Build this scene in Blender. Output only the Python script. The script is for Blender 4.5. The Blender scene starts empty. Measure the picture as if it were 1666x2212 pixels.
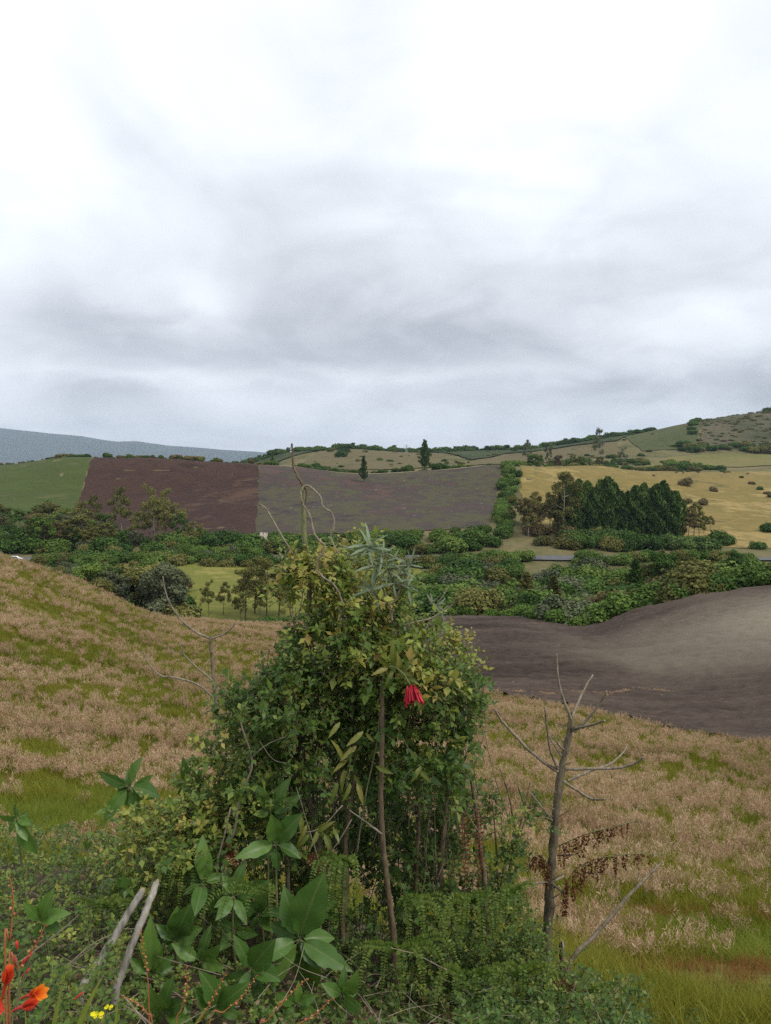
import bpy, math, random
import numpy as np
from mathutils import Vector, Matrix
from mathutils.geometry import delaunay_2d_cdt

R = math.radians
sc = bpy.context.scene
COL = sc.collection

# ------------------------------------------------------------------ camera
EZ = 1.6                                  # eye height above the verge
FPX, CX, CY, HOR = 1703.0, 833.0, 1106.0, 1000.0      # focal length and principal point of the 1666 px wide view
TH = math.atan((CY - HOR) / FPX)
cam = bpy.data.cameras.new('camera')
cam.sensor_fit = 'VERTICAL'; cam.sensor_height = 24.0
cam.lens = 24.0 * FPX / 2212.0
cam.clip_start = 0.05; cam.clip_end = 60000
camo = bpy.data.objects.new('camera', cam); COL.objects.link(camo)
camo.location = (0, 0, EZ); camo.rotation_euler = (R(90) - TH, 0, 0)
sc.camera = camo

# ------------------------------------------------------------------ render settings
sc.render.engine = 'CYCLES'
sc.view_settings.view_transform = 'Standard'; sc.view_settings.look = 'None'
sc.view_settings.exposure = 0.60; sc.view_settings.gamma = 1.0
sc.view_settings.use_curve_mapping = False
sc.cycles.use_denoising = False
sc.cycles.use_adaptive_sampling = True; sc.cycles.adaptive_threshold = .006; sc.cycles.adaptive_min_samples = 12
sc.cycles.max_bounces = 4; sc.cycles.diffuse_bounces = 2; sc.cycles.transmission_bounces = 4
sc.cycles.transparent_max_bounces = 4; sc.cycles.glossy_bounces = 2; sc.cycles.volume_bounces = 0
sc.cycles.use_fast_gi = False

# ------------------------------------------------------------------ node helpers
def mnode(nt, op, a, b=None, c=None, clamp=False):
    n = nt.nodes.new('ShaderNodeMath'); n.operation = op; n.use_clamp = clamp
    for i, v in enumerate((a, b, c)):
        if v is None: continue
        if isinstance(v, (int, float)): n.inputs[i].default_value = v
        else: nt.links.new(v, n.inputs[i])
    return n.outputs[0]
def vnode(nt, op, a, b=None, scale=None):
    n = nt.nodes.new('ShaderNodeVectorMath'); n.operation = op
    for i, v in enumerate((a, b)):
        if v is None: continue
        if isinstance(v, (tuple, list)): n.inputs[i].default_value = v
        else: nt.links.new(v, n.inputs[i])
    if scale is not None: n.inputs['Scale'].default_value = scale
    return n
def mix(nt, f, a, b, blend='MIX'):
    n = nt.nodes.new('ShaderNodeMix'); n.data_type = 'RGBA'; n.blend_type = blend
    for k, v in ((0, f), (6, a), (7, b)):
        if isinstance(v, (int, float)): n.inputs[k].default_value = v
        elif isinstance(v, (tuple, list)): n.inputs[k].default_value = (v[0], v[1], v[2], 1)
        else: nt.links.new(v, n.inputs[k])
    return n.outputs[2]
def noise(nt, vec, scale, detail=4, rough=.55, dist=0, typ='FBM'):
    n = nt.nodes.new('ShaderNodeTexNoise'); n.noise_dimensions = '3D'
    n.inputs['Scale'].default_value = scale; n.inputs['Detail'].default_value = detail
    n.inputs['Roughness'].default_value = rough; n.inputs['Distortion'].default_value = dist
    if vec is not None: nt.links.new(vec, n.inputs['Vector'])
    return n.outputs[0]
def ramp(nt, f, stops, interp='LINEAR'):
    n = nt.nodes.new('ShaderNodeValToRGB'); cr = n.color_ramp; cr.interpolation = interp
    while len(cr.elements) < len(stops): cr.elements.new(1)
    for e, (p, c) in zip(cr.elements, stops):
        e.position = p; e.color = (c[0], c[1], c[2], 1) if isinstance(c, (tuple, list)) else (c, c, c, 1)
    nt.links.new(f, n.inputs[0]); return n.outputs[0]

# ------------------------------------------------------------------ world: overcast sky
SUN_EL, SUN_AZ = 50.0, 125.0              # azimuth clockwise from +Y (view direction)
world = bpy.data.worlds.new('World'); sc.world = world; world.use_nodes = True
nt = world.node_tree; nt.nodes.clear()
def build_world(nt):
    out = nt.nodes.new('ShaderNodeOutputWorld'); bg = nt.nodes.new('ShaderNodeBackground')
    sky = nt.nodes.new('ShaderNodeTexSky'); sky.sky_type = 'NISHITA'; sky.sun_disc = False
    sky.sun_elevation = R(SUN_EL); sky.sun_rotation = R(SUN_AZ); sky.air_density = 1.0; sky.dust_density = 1.5
    tc = nt.nodes.new('ShaderNodeTexCoord'); d = tc.outputs['Generated']
    sep = nt.nodes.new('ShaderNodeSeparateXYZ'); nt.links.new(d, sep.inputs[0])
    dx, dy, dz = sep.outputs
    up = mnode(nt, 'MAXIMUM', dz, 0.0)
    den = mnode(nt, 'ADD', up, 0.34)
    comb = nt.nodes.new('ShaderNodeCombineXYZ')
    nt.links.new(mnode(nt, 'DIVIDE', dx, den), comb.inputs[0]); nt.links.new(mnode(nt, 'DIVIDE', dy, den), comb.inputs[1])
    p = comb.outputs[0]                                  # cloud layer seen from below
    n1 = noise(nt, p, 1.7, 3, .5, .8)
    n2 = noise(nt, vnode(nt, 'ADD', p, (7.3, 2.1, 4.0)).outputs[0], 5.2, 3.5, .56, .5)
    n3 = noise(nt, vnode(nt, 'ADD', p, (1.3, 9.1, 2.0)).outputs[0], 0.28, 0, .5, 0)
    cl = mnode(nt, 'ADD', mnode(nt, 'MULTIPLY', n1, .50), mnode(nt, 'ADD', mnode(nt, 'MULTIPLY', n2, .17), mnode(nt, 'MULTIPLY', n3, .33)))
    # thick grey undersides low in the sky, thin bright cloud above; zenith, out of view, set brighter to light the land
    base = ramp(nt, up, [(0.0, .63), (.035, .64), (.075, .59), (.13, .55), (.19, .575), (.27, .61), (.38, .64), (.52, .675), (1.0, .88)], 'EASE')
    var = mnode(nt, 'MULTIPLY', mnode(nt, 'SUBTRACT', cl, .5), 1.1)
    lum = mnode(nt, 'ADD', base, var)
    # the three heavy cloud banks of this sky
    wob = mnode(nt, 'MULTIPLY', mnode(nt, 'SUBTRACT', n2, .5), .16)
    az = mnode(nt, 'ADD', mnode(nt, 'ARCTAN2', dx, dy), wob)
    el = mnode(nt, 'ADD', mnode(nt, 'ARCSINE', dz), mnode(nt, 'MULTIPLY', wob, .35))
    for a0, e0, ra, re, k in ((-.32, .150, .12, .036, .17), (.00, .152, .17, .048, .20), (.43, .095, .24, .034, .19), (-.35, .082, .09, .012, .07), (.05, .235, .25, .06, .07), (.10, .112, .22, .012, -.09), (-.25, .108, .20, .010, -.07), (-.44, .42, .15, .20, -.17), (.24, .47, .20, .15, -.19)):
        qa = mnode(nt, 'DIVIDE', mnode(nt, 'SUBTRACT', az, a0), ra)
        qe = mnode(nt, 'DIVIDE', mnode(nt, 'SUBTRACT', el, e0), re)
        g = mnode(nt, 'EXPONENT', mnode(nt, 'MULTIPLY', mnode(nt, 'ADD', mnode(nt, 'MULTIPLY', qa, qa), mnode(nt, 'MULTIPLY', qe, qe)), -1.0))
        lum = mnode(nt, 'SUBTRACT', lum, mnode(nt, 'MULTIPLY', g, k))
    lum = mnode(nt, 'MINIMUM', mnode(nt, 'MAXIMUM', lum, .33), 1.1)
    col = ramp(nt, lum, [(.34, (.35, .37, .40)), (.52, (.525, .55, .585)), (.70, (.70, .73, .765)), (.86, (.86, .90, .93)), (1.0, (.98, 1.0, 1.0))])
    skyc = vnode(nt, 'SCALE', sky.outputs[0], scale=.10).outputs[0]
    c = mix(nt, .94, skyc, col)
    nt.links.new(c, bg.inputs['Color']); bg.inputs['Strength'].default_value = 1.0
    nt.links.new(bg.outputs[0], out.inputs['Surface'])
build_world(nt)

sl = bpy.data.lights.new('sun', 'SUN'); sl.energy = 1.5; sl.angle = R(20); sl.color = (1.0, .965, .91)
so = bpy.data.objects.new('sun', sl); COL.objects.link(so)
sdir = Vector((math.sin(R(SUN_AZ)) * math.cos(R(SUN_EL)), math.cos(R(SUN_AZ)) * math.cos(R(SUN_EL)), math.sin(R(SUN_EL))))
so.rotation_euler = sdir.to_track_quat('Z', 'Y').to_euler(); so.location = (0, -20, 60)

# ------------------------------------------------------------------ pixel directions, noise, terrain
rng = np.random.default_rng(7)
random.seed(11)
_s, _c = math.sin(TH), math.cos(TH)
def ray(px, py):
    xc = (px - CX) / FPX; yc = -(py - CY) / FPX
    Y = _c + yc * _s; Z = -_s + yc * _c
    return xc / Y, Z / Y                                 # x and z per metre of forward distance
def P(px, py, Y):
    a, b = ray(px, py)
    return np.array((a * Y, Y, EZ + b * Y))
def pxof(x, y, z):                                       # world -> 1666 px picture coordinates
    yy = y * _c - (z - EZ) * _s; zz = y * _s + (z - EZ) * _c
    return CX + FPX * x / yy, CY - FPX * zz / yy
_perm = np.random.default_rng(3).random((256, 256))
def vnoise(x, y, sx, sy=None):
    sy = sy or sx
    x = np.asarray(x, float) / sx + 500.3; y = np.asarray(y, float) / sy + 500.7
    xi = np.floor(x).astype(int); yi = np.floor(y).astype(int); fx = x - xi; fy = y - yi
    fx = fx * fx * (3 - 2 * fx); fy = fy * fy * (3 - 2 * fy)
    g = lambda i, j: _perm[i % 256, j % 256]
    a = g(xi, yi) * (1 - fx) + g(xi + 1, yi) * fx; b = g(xi, yi + 1) * (1 - fx) + g(xi + 1, yi + 1) * fx
    return a * (1 - fy) + b * fy - .5

# profile knots: each column (by direction) lists (distance, picture row) or (distance, 'z', height under the eye)
Z = 'z'
KN = {
 -700: [(.9,Z,-1.6),(2,Z,-1.8),(4.6,Z,-2.3),(9,Z,-3.6),(24,Z,-5.5),(45,Z,-5.5),(75,Z,-3.5),(100,Z,-15),(140,Z,-28),(175,Z,-34),(210,Z,-36),(270,Z,-35),(330,Z,-33),(410,Z,-22),(500,Z,-3),(600,Z,-15),(800,Z,-40),(1100,Z,-40),(1500,Z,-40)],
 0:    [(.9,Z,-1.6),(2,Z,-1.85),(4.6,Z,-2.5),(9,Z,-4.6),(24,1640),(45,1420),(80,1212),(105,Z,-21),(140,Z,-30),(175,Z,-35),(210,Z,-36),(268,1212),(330,Z,-32),(410,1085),(500,1006),(600,Z,-15),(800,Z,-40),(1100,Z,-40),(1500,Z,-40)],
 165:  [(.9,Z,-1.6),(2,Z,-1.85),(4.6,Z,-2.55),(9,Z,-4.7),(24,1670),(47,1455),(88,1262),(112,Z,-25),(148,Z,-33),(178,Z,-36),(215,Z,-36),(270,1210),(330,Z,-32),(410,1082),(495,987),(600,Z,-12),(800,Z,-35),(1100,Z,-38),(1500,Z,-40)],
 330:  [(.9,Z,-1.6),(2,Z,-1.9),(4.6,Z,-2.6),(9,Z,-4.8),(24,1700),(50,1485),(98,1335),(122,Z,-27),(152,Z,-34.5),(180,Z,-36.5),(215,1277),(270,1209),(328,1163),(410,1080),(490,992),(600,Z,-10),(800,Z,-30),(1100,Z,-35),(1500,Z,-40)],
 480:  [(.9,Z,-1.6),(2,Z,-1.9),(4.6,Z,-2.7),(9,Z,-4.9),(24,1712),(53,1495),(110,1346),(132,Z,-29.5),(158,Z,-35),(182,Z,-36.8),(218,1275),(272,1208),(325,1155),(405,1075),(485,1000),(580,Z,-9),(750,Z,-22),(1100,Z,-12),(1500,Z,-40)],
 640:  [(.9,Z,-1.6),(2,Z,-1.9),(4.5,Z,-2.8),(9,Z,-5),(25,1720),(55,1505),(120,1354),(140,Z,-30),(160,Z,-34.5),(185,Z,-36.8),(220,1273),(274,1207),(320,1150),(400,1072),(480,1010),(570,Z,-8),(720,1013),(1000,977),(1400,Z,-20)],
 780:  [(.9,Z,-1.6),(2,Z,-1.9),(4.5,Z,-2.9),(9,Z,-5),(25,1715),(52,1540),(100,1420),(112,Z,-25.5),(134,Z,-28.5),(158,Z,-31.5),(205,Z,-36.5),(275,1208),(320,1148),(400,1077),(480,1021),(560,Z,-10),(700,1014),(1000,972),(1400,Z,-20)],
 900:  [(.9,Z,-1.6),(2,Z,-1.9),(4.5,Z,-3.0),(9,Z,-5),(24,1730),(48,1560),(84,1466),(90,1456),(120,1382),(152,1337),(200,Z,-36.5),(274,1208),(320,1147),(400,1074),(480,1016),(560,Z,-9),(700,1012),(1000,978),(1400,Z,-20)],
 1100: [(.9,Z,-1.6),(2,Z,-1.9),(4.4,Z,-3.05),(8,Z,-4.9),(20,1770),(40,1620),(68,1514),(72,1506),(105,1402),(148,1338),(195,Z,-36.5),(270,1208),(318,1142),(400,1070),(480,1006),(580,Z,-7),(750,1000),(1000,975),(1400,Z,-20)],
 1250: [(.9,Z,-1.6),(2,Z,-1.9),(4.3,Z,-3.1),(8,Z,-5.1),(19,1810),(37,1660),(63,1541),(66,1534),(98,1420),(138,1356),(190,Z,-36.5),(266,1208),(306,1165),(410,1080),(520,1006),(600,Z,-7),(760,990),(1000,957),(1400,Z,0)],
 1400: [(.9,Z,-1.6),(2,Z,-1.9),(4.2,Z,-3.1),(8,Z,-5.2),(18,1850),(34,1700),(58,1574),(61,1567),(92,1436),(132,1318),(186,Z,-35.5),(266,1208),(304,1178),(420,1085),(560,1017),(620,Z,-7),(760,985),(1000,934),(1400,Z,30)],
 1520: [(.9,Z,-1.6),(2,Z,-1.9),(4.1,Z,-3.1),(8,Z,-5.2),(17.5,1868),(33,1716),(55,1594),(58,1588),(88,1438),(127,1292),(186,Z,-34.5),(267,1209),(302,1184),(412,1096),(580,1021),(640,Z,-7),(770,981),(1000,909),(1400,Z,45)],
 1666: [(.9,Z,-1.6),(2,Z,-1.9),(4.0,Z,-3.1),(8,Z,-5.2),(17,1884),(32,1732),(52,1613),(55,1606),(84,1440),(124,1274),(186,Z,-33),(268,1210),(300,1190),(402,1108),(600,1020),(650,Z,-6),(780,984),(1000,890),(1400,Z,60)],
 2350: [(.9,Z,-1.6),(2,Z,-1.9),(4.0,Z,-3.1),(8,Z,-5.0),(17,Z,-8.2),(32,Z,-12.5),(50,Z,-16),(53,Z,-16.6),(82,Z,-15),(120,Z,-11),(186,Z,-28),(268,Z,-32),(300,Z,-32),(402,Z,-24),(600,Z,-3),(660,Z,0),(800,Z,12),(1000,Z,72),(1400,Z,70)],
}
cols = sorted(KN)
KU = np.array([ray(c, 1106)[0] for c in cols])
KL = np.zeros((len(cols), 21)); KZ = np.zeros((len(cols), 21))
for i, c in enumerate(cols):
    for j, k in enumerate(KN[c]):
        KL[i, j] = math.log(k[0]); KZ[i, j] = k[2] if k[1] == Z else ray(c, k[1])[1] * k[0]
    KL[i, 19] = math.log(2600); KZ[i, 19] = -60
    KL[i, 20] = math.log(17500); KZ[i, 20] = -150
def pchip_slopes(x, y):                                  # x,y: (...,n)
    h = np.diff(x, axis=-1); dl = np.diff(y, axis=-1) / h
    m = np.zeros_like(y)
    a, b = dl[..., :-1], dl[..., 1:]
    w1 = 2 * h[..., 1:] + h[..., :-1]; w2 = h[..., 1:] + 2 * h[..., :-1]
    ok = (a * b) > 0
    with np.errstate(divide='ignore', invalid='ignore'):
        mm = (w1 + w2) / (w1 / a + w2 / b)
    m[..., 1:-1] = np.where(ok, mm, 0); m[..., 0] = dl[..., 0]; m[..., -1] = dl[..., -1]
    return m
def pchip_eval(x, y, m, q):                              # rows of x,y,m matched to rows of q
    idx = np.clip((x[:, None, :] <= q[:, :, None]).sum(-1) - 1, 0, x.shape[1] - 2)
    tk = lambda A, o: np.take_along_axis(A, idx + o, 1)
    x0, x1, y0, y1, m0, m1 = tk(x, 0), tk(x, 1), tk(y, 0), tk(y, 1), tk(m, 0), tk(m, 1)
    h = x1 - x0; t = np.clip((q - x0) / h, 0, 1); t2, t3 = t * t, t * t * t
    return y0 * (2*t3 - 3*t2 + 1) + h * m0 * (t3 - 2*t2 + t) + y1 * (-2*t3 + 3*t2) + h * m1 * (t3 - t2)
NU, NV = 281, 680
GU = np.linspace(-1.4, 1.4, NU); GV = np.linspace(math.log(.9), math.log(17000), NV)
_uq = np.clip(GU, KU[0], KU[-1])[None, :]
def across(A):                                           # knots (cols, n) -> (NU, n)
    At = A.T; X = np.repeat(KU[None, :], At.shape[0], 0)
    return pchip_eval(X, At, pchip_slopes(X, At), np.repeat(_uq, At.shape[0], 0)).T
GL, GK = across(KL), across(KZ)
GZ = pchip_eval(GL, GK, pchip_slopes(GL, GK), np.repeat(GV[None, :], NU, 0))   # (NU,NV)
_Y = np.exp(GV)[None, :]; _X = GU[:, None] * _Y
_near = np.clip((_Y - 7) / 20, 0, 1)
GZ = GZ + EZ
GZ += _near * (vnoise(_X, _Y, 9, 6) * .5 + vnoise(_X, _Y, 3.1, 2.3) * .16) * np.clip(_Y / 60, .4, 1)
GZ += np.clip((_Y - 3) / 3, 0, 1) * vnoise(_X, _Y, .9) * .10
GZ += np.clip((_Y - 200) / 300, 0, 1) * (vnoise(_X, _Y, 40, 60) * 2.2 + vnoise(_X, _Y, 14, 18) * .6)
def H(x, y):                                             # terrain height
    x = np.asarray(x, float); y = np.asarray(y, float)
    yy = np.maximum(y, .9)
    fu = np.clip((x / yy - GU[0]) / (GU[1] - GU[0]), 0, NU - 1.001); fv = np.clip((np.log(yy) - GV[0]) / (GV[1] - GV[0]), 0, NV - 1.001)
    i = fu.astype(int); j = fv.astype(int); a = fu - i; b = fv - j
    return GZ[i, j]*(1-a)*(1-b) + GZ[i+1, j]*a*(1-b) + GZ[i, j+1]*(1-a)*b + GZ[i+1, j+1]*a*b
_marchY = np.exp(np.linspace(math.log(3), math.log(3000), 4000))
def hit(px, py, ymin=3.0):                               # where the picture ray meets the ground
    a, b = ray(px, py)
    h = H(a * _marchY, _marchY); below = (EZ + b * _marchY <= h) & (_marchY >= ymin)
    k = np.argmax(below)
    if not below[k]: k = len(_marchY) - 1
    Y = _marchY[k]
    return np.array((a * Y, Y, float(H(a * Y, Y))))
def knot(px, k):                                         # plan position of a profile knot in a direction
    u = ray(px, 1106)[0]
    y = math.exp(np.interp(u, GU, GL[:, k])); return (u * y, y)

# ------------------------------------------------------------------ mesh helpers
class MB:
    """collects polygons; verts numpy blocks, triangle/quad faces, one 'tint' value per vertex"""
    def __init__(s): s.v = []; s.f = []; s.t = []; s.n = 0; s.a = []
    def add(s, V, F, t=0.5, across=None):
        V = np.asarray(V, float).reshape(-1, 3)
        s.v.append(V); s.f.append((np.asarray(F, int) + s.n)); s.n += len(V)
        s.t.append(np.full(len(V), t) if np.isscalar(t) else np.asarray(t, float))
        s.a.append(np.zeros(len(V)) if across is None else np.asarray(across, float))
    def mesh(s, name, origin=(0, 0, 0), smooth=False):
        me = bpy.data.meshes.new(name)
        V = np.concatenate(s.v) - np.asarray(origin)
        cnt = [np.full(len(f), f.shape[1]) for f in s.f if len(f)]
        loops = np.concatenate([f.ravel() for f in s.f if len(f)]); cnt = np.concatenate(cnt)
        me.vertices.add(len(V)); me.vertices.foreach_set('co', V.ravel())
        me.loops.add(len(loops)); me.loops.foreach_set('vertex_index', loops.astype(np.int32))
        me.polygons.add(len(cnt)); st = np.concatenate(([0], np.cumsum(cnt)[:-1]))
        me.polygons.foreach_set('loop_start', st.astype(np.int32)); me.polygons.foreach_set('loop_total', cnt.astype(np.int32))
        if smooth: me.polygons.foreach_set('use_smooth', np.ones(len(cnt), bool))
        me.update(calc_edges=True)
        at = me.attributes.new('tint', 'FLOAT', 'POINT'); at.data.foreach_set('value', np.concatenate(s.t).astype(np.float32))
        if any(a.any() for a in s.a):
            at = me.attributes.new('across', 'FLOAT', 'POINT'); at.data.foreach_set('value', np.concatenate(s.a).astype(np.float32))
        return me
def smoothpath(pts, n=6):
    pts = [np.asarray(p, float) for p in pts]
    if len(pts) < 3: return np.array([pts[0] + (pts[-1] - pts[0]) * t for t in np.linspace(0, 1, n)])
    q = [2 * pts[0] - pts[1]] + pts + [2 * pts[-1] - pts[-2]]; out = []
    for i in range(1, len(q) - 2):
        for t in np.linspace(0, 1, n, endpoint=False):
            a, b, c, d = q[i-1], q[i], q[i+1], q[i+2]
            out.append(.5 * ((2*b) + (c-a)*t + (2*a-5*b+4*c-d)*t*t + (3*b-a-3*c+d)*t**3))
    out.append(pts[-1]); return np.array(out)
def tube(mb, path, radii, sides=6, tint=.5, rough=0.0, cap=True):
    path = np.asarray(path, float); n = len(path)
    r = np.interp(np.linspace(0, 1, n), np.linspace(0, 1, len(radii)), radii) if not np.isscalar(radii) else np.full(n, radii)
    d = np.gradient(path, axis=0); d /= np.linalg.norm(d, axis=1)[:, None] + 1e-12
    a = np.cross(d[0], (0.3, .9, .2)); a /= np.linalg.norm(a) + 1e-9
    V = []
    for i in range(n):
        a = a - d[i] * a.dot(d[i]); a /= np.linalg.norm(a) + 1e-9; b = np.cross(d[i], a)
        ang = np.linspace(0, 2 * math.pi, sides, endpoint=False)
        rr = r[i] * (1 + rough * (rng.random(sides) - .5))
        V.append(path[i] + (np.cos(ang) * rr)[:, None] * a + (np.sin(ang) * rr)[:, None] * b)
    F = []
    for i in range(n - 1):
        for k in range(sides):
            F.append((i*sides + k, i*sides + (k+1) % sides, (i+1)*sides + (k+1) % sides, (i+1)*sides + k))
    V = np.concatenate(V); base = mb.n
    mb.add(V, F, tint)
    if cap:
        mb.add([path[-1] + d[-1] * r[-1] * .4], np.zeros((0, 3), int), tint)
        tip = mb.n - 1; off = base + (n - 1) * sides
        mb.f.append(np.array([(off + k, off + (k+1) % sides, tip) for k in range(sides)]))
def frames(D, U):
    """rotation matrices whose columns are (side, along D, normal) with normal near U"""
    D = D / (np.linalg.norm(D, axis=1)[:, None] + 1e-9)
    S = np.cross(D, U); S /= np.linalg.norm(S, axis=1)[:, None] + 1e-9
    Nn = np.cross(S, D)
    return np.stack([S, D, Nn], axis=2)
LEAF_V = np.array([(0, 0, 0), (-.30, .42, .07), (0, .48, 0), (.30, .42, .07), (0, 1, -.10)])
LEAF_F = np.array([(0, 2, 1), (2, 4, 1), (0, 3, 2), (3, 4, 2)])
NARROW_V = np.array([(0, 0, 0), (-.11, .4, .03), (0, .45, .06), (.11, .4, .03), (0, 1, -.22)])
CLUMP_V = np.array([(-.5, -.35, 0), (.45, -.5, .12), (.5, .42, -.1), (-.38, .5, .08)])
CLUMP_F = np.array([(0, 1, 2, 3)])
def scatter(mb, TV, TF, Rm, L, S, tint):
    n = len(L)
    V = np.einsum('nij,kj->nki', Rm, TV) * np.asarray(S).reshape(n, -1, 1) + L[:, None, :]
    F = (TF[None] + (np.arange(n) * len(TV))[:, None, None]).reshape(-1, TF.shape[1])
    mb.add(V.reshape(-1, 3), F, np.repeat(tint, len(TV)))
def rdir(n):
    v = rng.normal(size=(n, 3)); return v / np.linalg.norm(v, axis=1)[:, None]

def link(name, data, parent=None, loc=None, mat=None, label=None, cat=None, group=None, kind=None):
    o = bpy.data.objects.new(name, data); COL.objects.link(o)
    if parent is not None: o.parent = parent
    if loc is not None: o.location = loc
    if mat is not None and data is not None and not data.materials: data.materials.append(mat)
    if label: o['label'] = label
    if cat: o['category'] = cat
    if group: o['group'] = group
    if kind: o['kind'] = kind
    return o
def thing(name, loc, label, cat, group=None):
    o = link(name, None, None, tuple(loc), label=label, cat=cat, group=group); o.empty_display_size = .1
    return o
def part(name, mb, mat, root, smooth=False, kind=None, label=None, sub=None):
    """mesh built in world coordinates, hung under its thing (or under a part of it)"""
    return link(name, mb.mesh(name, tuple(root.location), smooth), sub or root, None, mat, kind=kind, label=label)

# ------------------------------------------------------------------ materials
def newmat(name):
    m = bpy.data.materials.new(name); m.use_nodes = True; nt = m.node_tree; nt.nodes.clear()
    out = nt.nodes.new('ShaderNodeOutputMaterial'); return m, nt, out
def principled(nt, col, rough=.8, spec=.25, bump=None):
    b = nt.nodes.new('ShaderNodeBsdfPrincipled')
    if isinstance(col, (tuple, list)): b.inputs['Base Color'].default_value = (*col, 1)
    else: nt.links.new(col, b.inputs['Base Color'])
    b.inputs['Roughness'].default_value = rough; b.inputs['Specular IOR Level'].default_value = spec
    if bump is not None:
        h, strength, dist = bump; bn = nt.nodes.new('ShaderNodeBump'); bn.inputs['Strength'].default_value = strength; bn.inputs['Distance'].default_value = dist
        nt.links.new(h, bn.inputs['Height']); nt.links.new(bn.outputs[0], b.inputs['Normal'])
    return b
def attr(nt, name, typ='GEOMETRY'):
    a = nt.nodes.new('ShaderNodeAttribute'); a.attribute_name = name; a.attribute_type = typ; return a
def pos(nt): return nt.nodes.new('ShaderNodeNewGeometry').outputs['Position']
def leafmat(name, stops, trans=.28, rough=.5, spec=.3, objvar=.0, rib=None, inst=False):
    m, nt, out = newmat(name)
    f = attr(nt, 'tint').outputs['Fac']
    if inst: f = mnode(nt, 'ADD', mnode(nt, 'MULTIPLY', f, .45), mnode(nt, 'MULTIPLY', attr(nt, 'tint', 'INSTANCER').outputs['Fac'], .55))
    if objvar:
        oi = nt.nodes.new('ShaderNodeObjectInfo')
        f = mnode(nt, 'ADD', f, mnode(nt, 'MULTIPLY', mnode(nt, 'SUBTRACT', oi.outputs['Random'], .5), objvar), clamp=True)
    col = ramp(nt, f, stops)
    if rib:
        ac = attr(nt, 'across').outputs['Fac']
        k = mnode(nt, 'SUBTRACT', 1.0, mnode(nt, 'MULTIPLY', mnode(nt, 'ABSOLUTE', ac), 9.0), clamp=True)
        col = mix(nt, mnode(nt, 'MULTIPLY', k, .75), col, rib)
        gen = nt.nodes.new('ShaderNodeTexCoord').outputs['Generated']; sp = nt.nodes.new('ShaderNodeSeparateXYZ'); nt.links.new(gen, sp.inputs[0])
        ax = mnode(nt, 'ABSOLUTE', mnode(nt, 'SUBTRACT', sp.outputs[0], .5))
        vw = mnode(nt, 'SINE', mnode(nt, 'MULTIPLY', mnode(nt, 'SUBTRACT', mnode(nt, 'MULTIPLY', sp.outputs[1], 9.0), mnode(nt, 'MULTIPLY', ax, 6.5)), 6.283))
        vk = mnode(nt, 'MULTIPLY', mnode(nt, 'SUBTRACT', vw, .80), 2.2, clamp=True)
        col = mix(nt, mnode(nt, 'MULTIPLY', vk, .55), col, rib)
        bl = noise(nt, pos(nt), 38, 3, .6)
        col = mix(nt, mnode(nt, 'MULTIPLY', mnode(nt, 'SUBTRACT', bl, .45), 1.6, clamp=True), col, mix(nt, .5, col, (.10, .12, .03)))
    b = principled(nt, col, rough, spec)
    t = nt.nodes.new('ShaderNodeBsdfTranslucent'); nt.links.new(mix(nt, .5, col, mix(nt, 1.0, col, (1.3, 1.35, .6), 'MULTIPLY')), t.inputs['Color'])
    ms = nt.nodes.new('ShaderNodeMixShader'); ms.inputs[0].default_value = trans
    nt.links.new(b.outputs[0], ms.inputs[1]); nt.links.new(t.outputs[0], ms.inputs[2]); nt.links.new(ms.outputs[0], out.inputs[0])
    return m
def barkmat(name, c1, c2, scale=40, rough=.85, stretch=True):
    m, nt, out = newmat(name)
    p = nt.nodes.new('ShaderNodeTexCoord').outputs['Object']
    v = vnode(nt, 'MULTIPLY', p, (1, 1, .25 if stretch else 1)).outputs[0]
    n = noise(nt, v, scale, 5, .65); n2 = noise(nt, p, scale * .25, 3, .6)
    f = mnode(nt, 'ADD', mnode(nt, 'MULTIPLY', n, .6), mnode(nt, 'MULTIPLY', n2, .4))
    col = ramp(nt, f, [(.36, c1), (.62, c2)])
    nt.links.new(principled(nt, col, rough, .2, (n, .5, .01)).outputs[0], out.inputs[0]); return m
def groundmat(name, cols, s1, s2, aniso=(1, 1, 1), bump=.3, bdist=.2, extra=None):
    """two scales of noise between three colours of the ground cover"""
    m, nt, out = newmat(name)
    p = vnode(nt, 'MULTIPLY', pos(nt), aniso).outputs[0]
    a = noise(nt, p, s1, 5, .6, .4); b = noise(nt, p, s2, 5, .7)
    f = mnode(nt, 'ADD', mnode(nt, 'MULTIPLY', a, .62), mnode(nt, 'MULTIPLY', b, .38))
    n = len(cols); col = ramp(nt, f, [(.38 + .24 * i / (n - 1), c) for i, c in enumerate(cols)])
    if extra: col = extra(nt, col, p)
    nt.links.new(principled(nt, col, .95, .1, (b, bump, bdist)).outputs[0], out.inputs[0]); return m

def furrow_extra(scale, ang, dark, amt, pale=None):
    def fn(nt, col, p):
        g = pos(nt)
        w = nt.nodes.new('ShaderNodeTexWave'); w.wave_type = 'BANDS'; w.bands_direction = 'X'
        w.inputs['Scale'].default_value = scale; w.inputs['Distortion'].default_value = 3.0; w.inputs['Detail'].default_value = 3; w.inputs['Detail Scale'].default_value = .6
        mp = nt.nodes.new('ShaderNodeMapping'); mp.inputs['Rotation'].default_value = (0, 0, ang); nt.links.new(g, mp.inputs[0]); nt.links.new(mp.outputs[0], w.inputs[0])
        col = mix(nt, mnode(nt, 'MULTIPLY', w.outputs['Fac'], amt), col, dark)
        if pale:
            v = noise(nt, g, pale[1], 2, .8); k = mnode(nt, 'MULTIPLY', mnode(nt, 'SUBTRACT', v, pale[2]), 14.0, clamp=True)
            col = mix(nt, k, col, pale[0])
        return col
    return fn
M = {}
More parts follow.
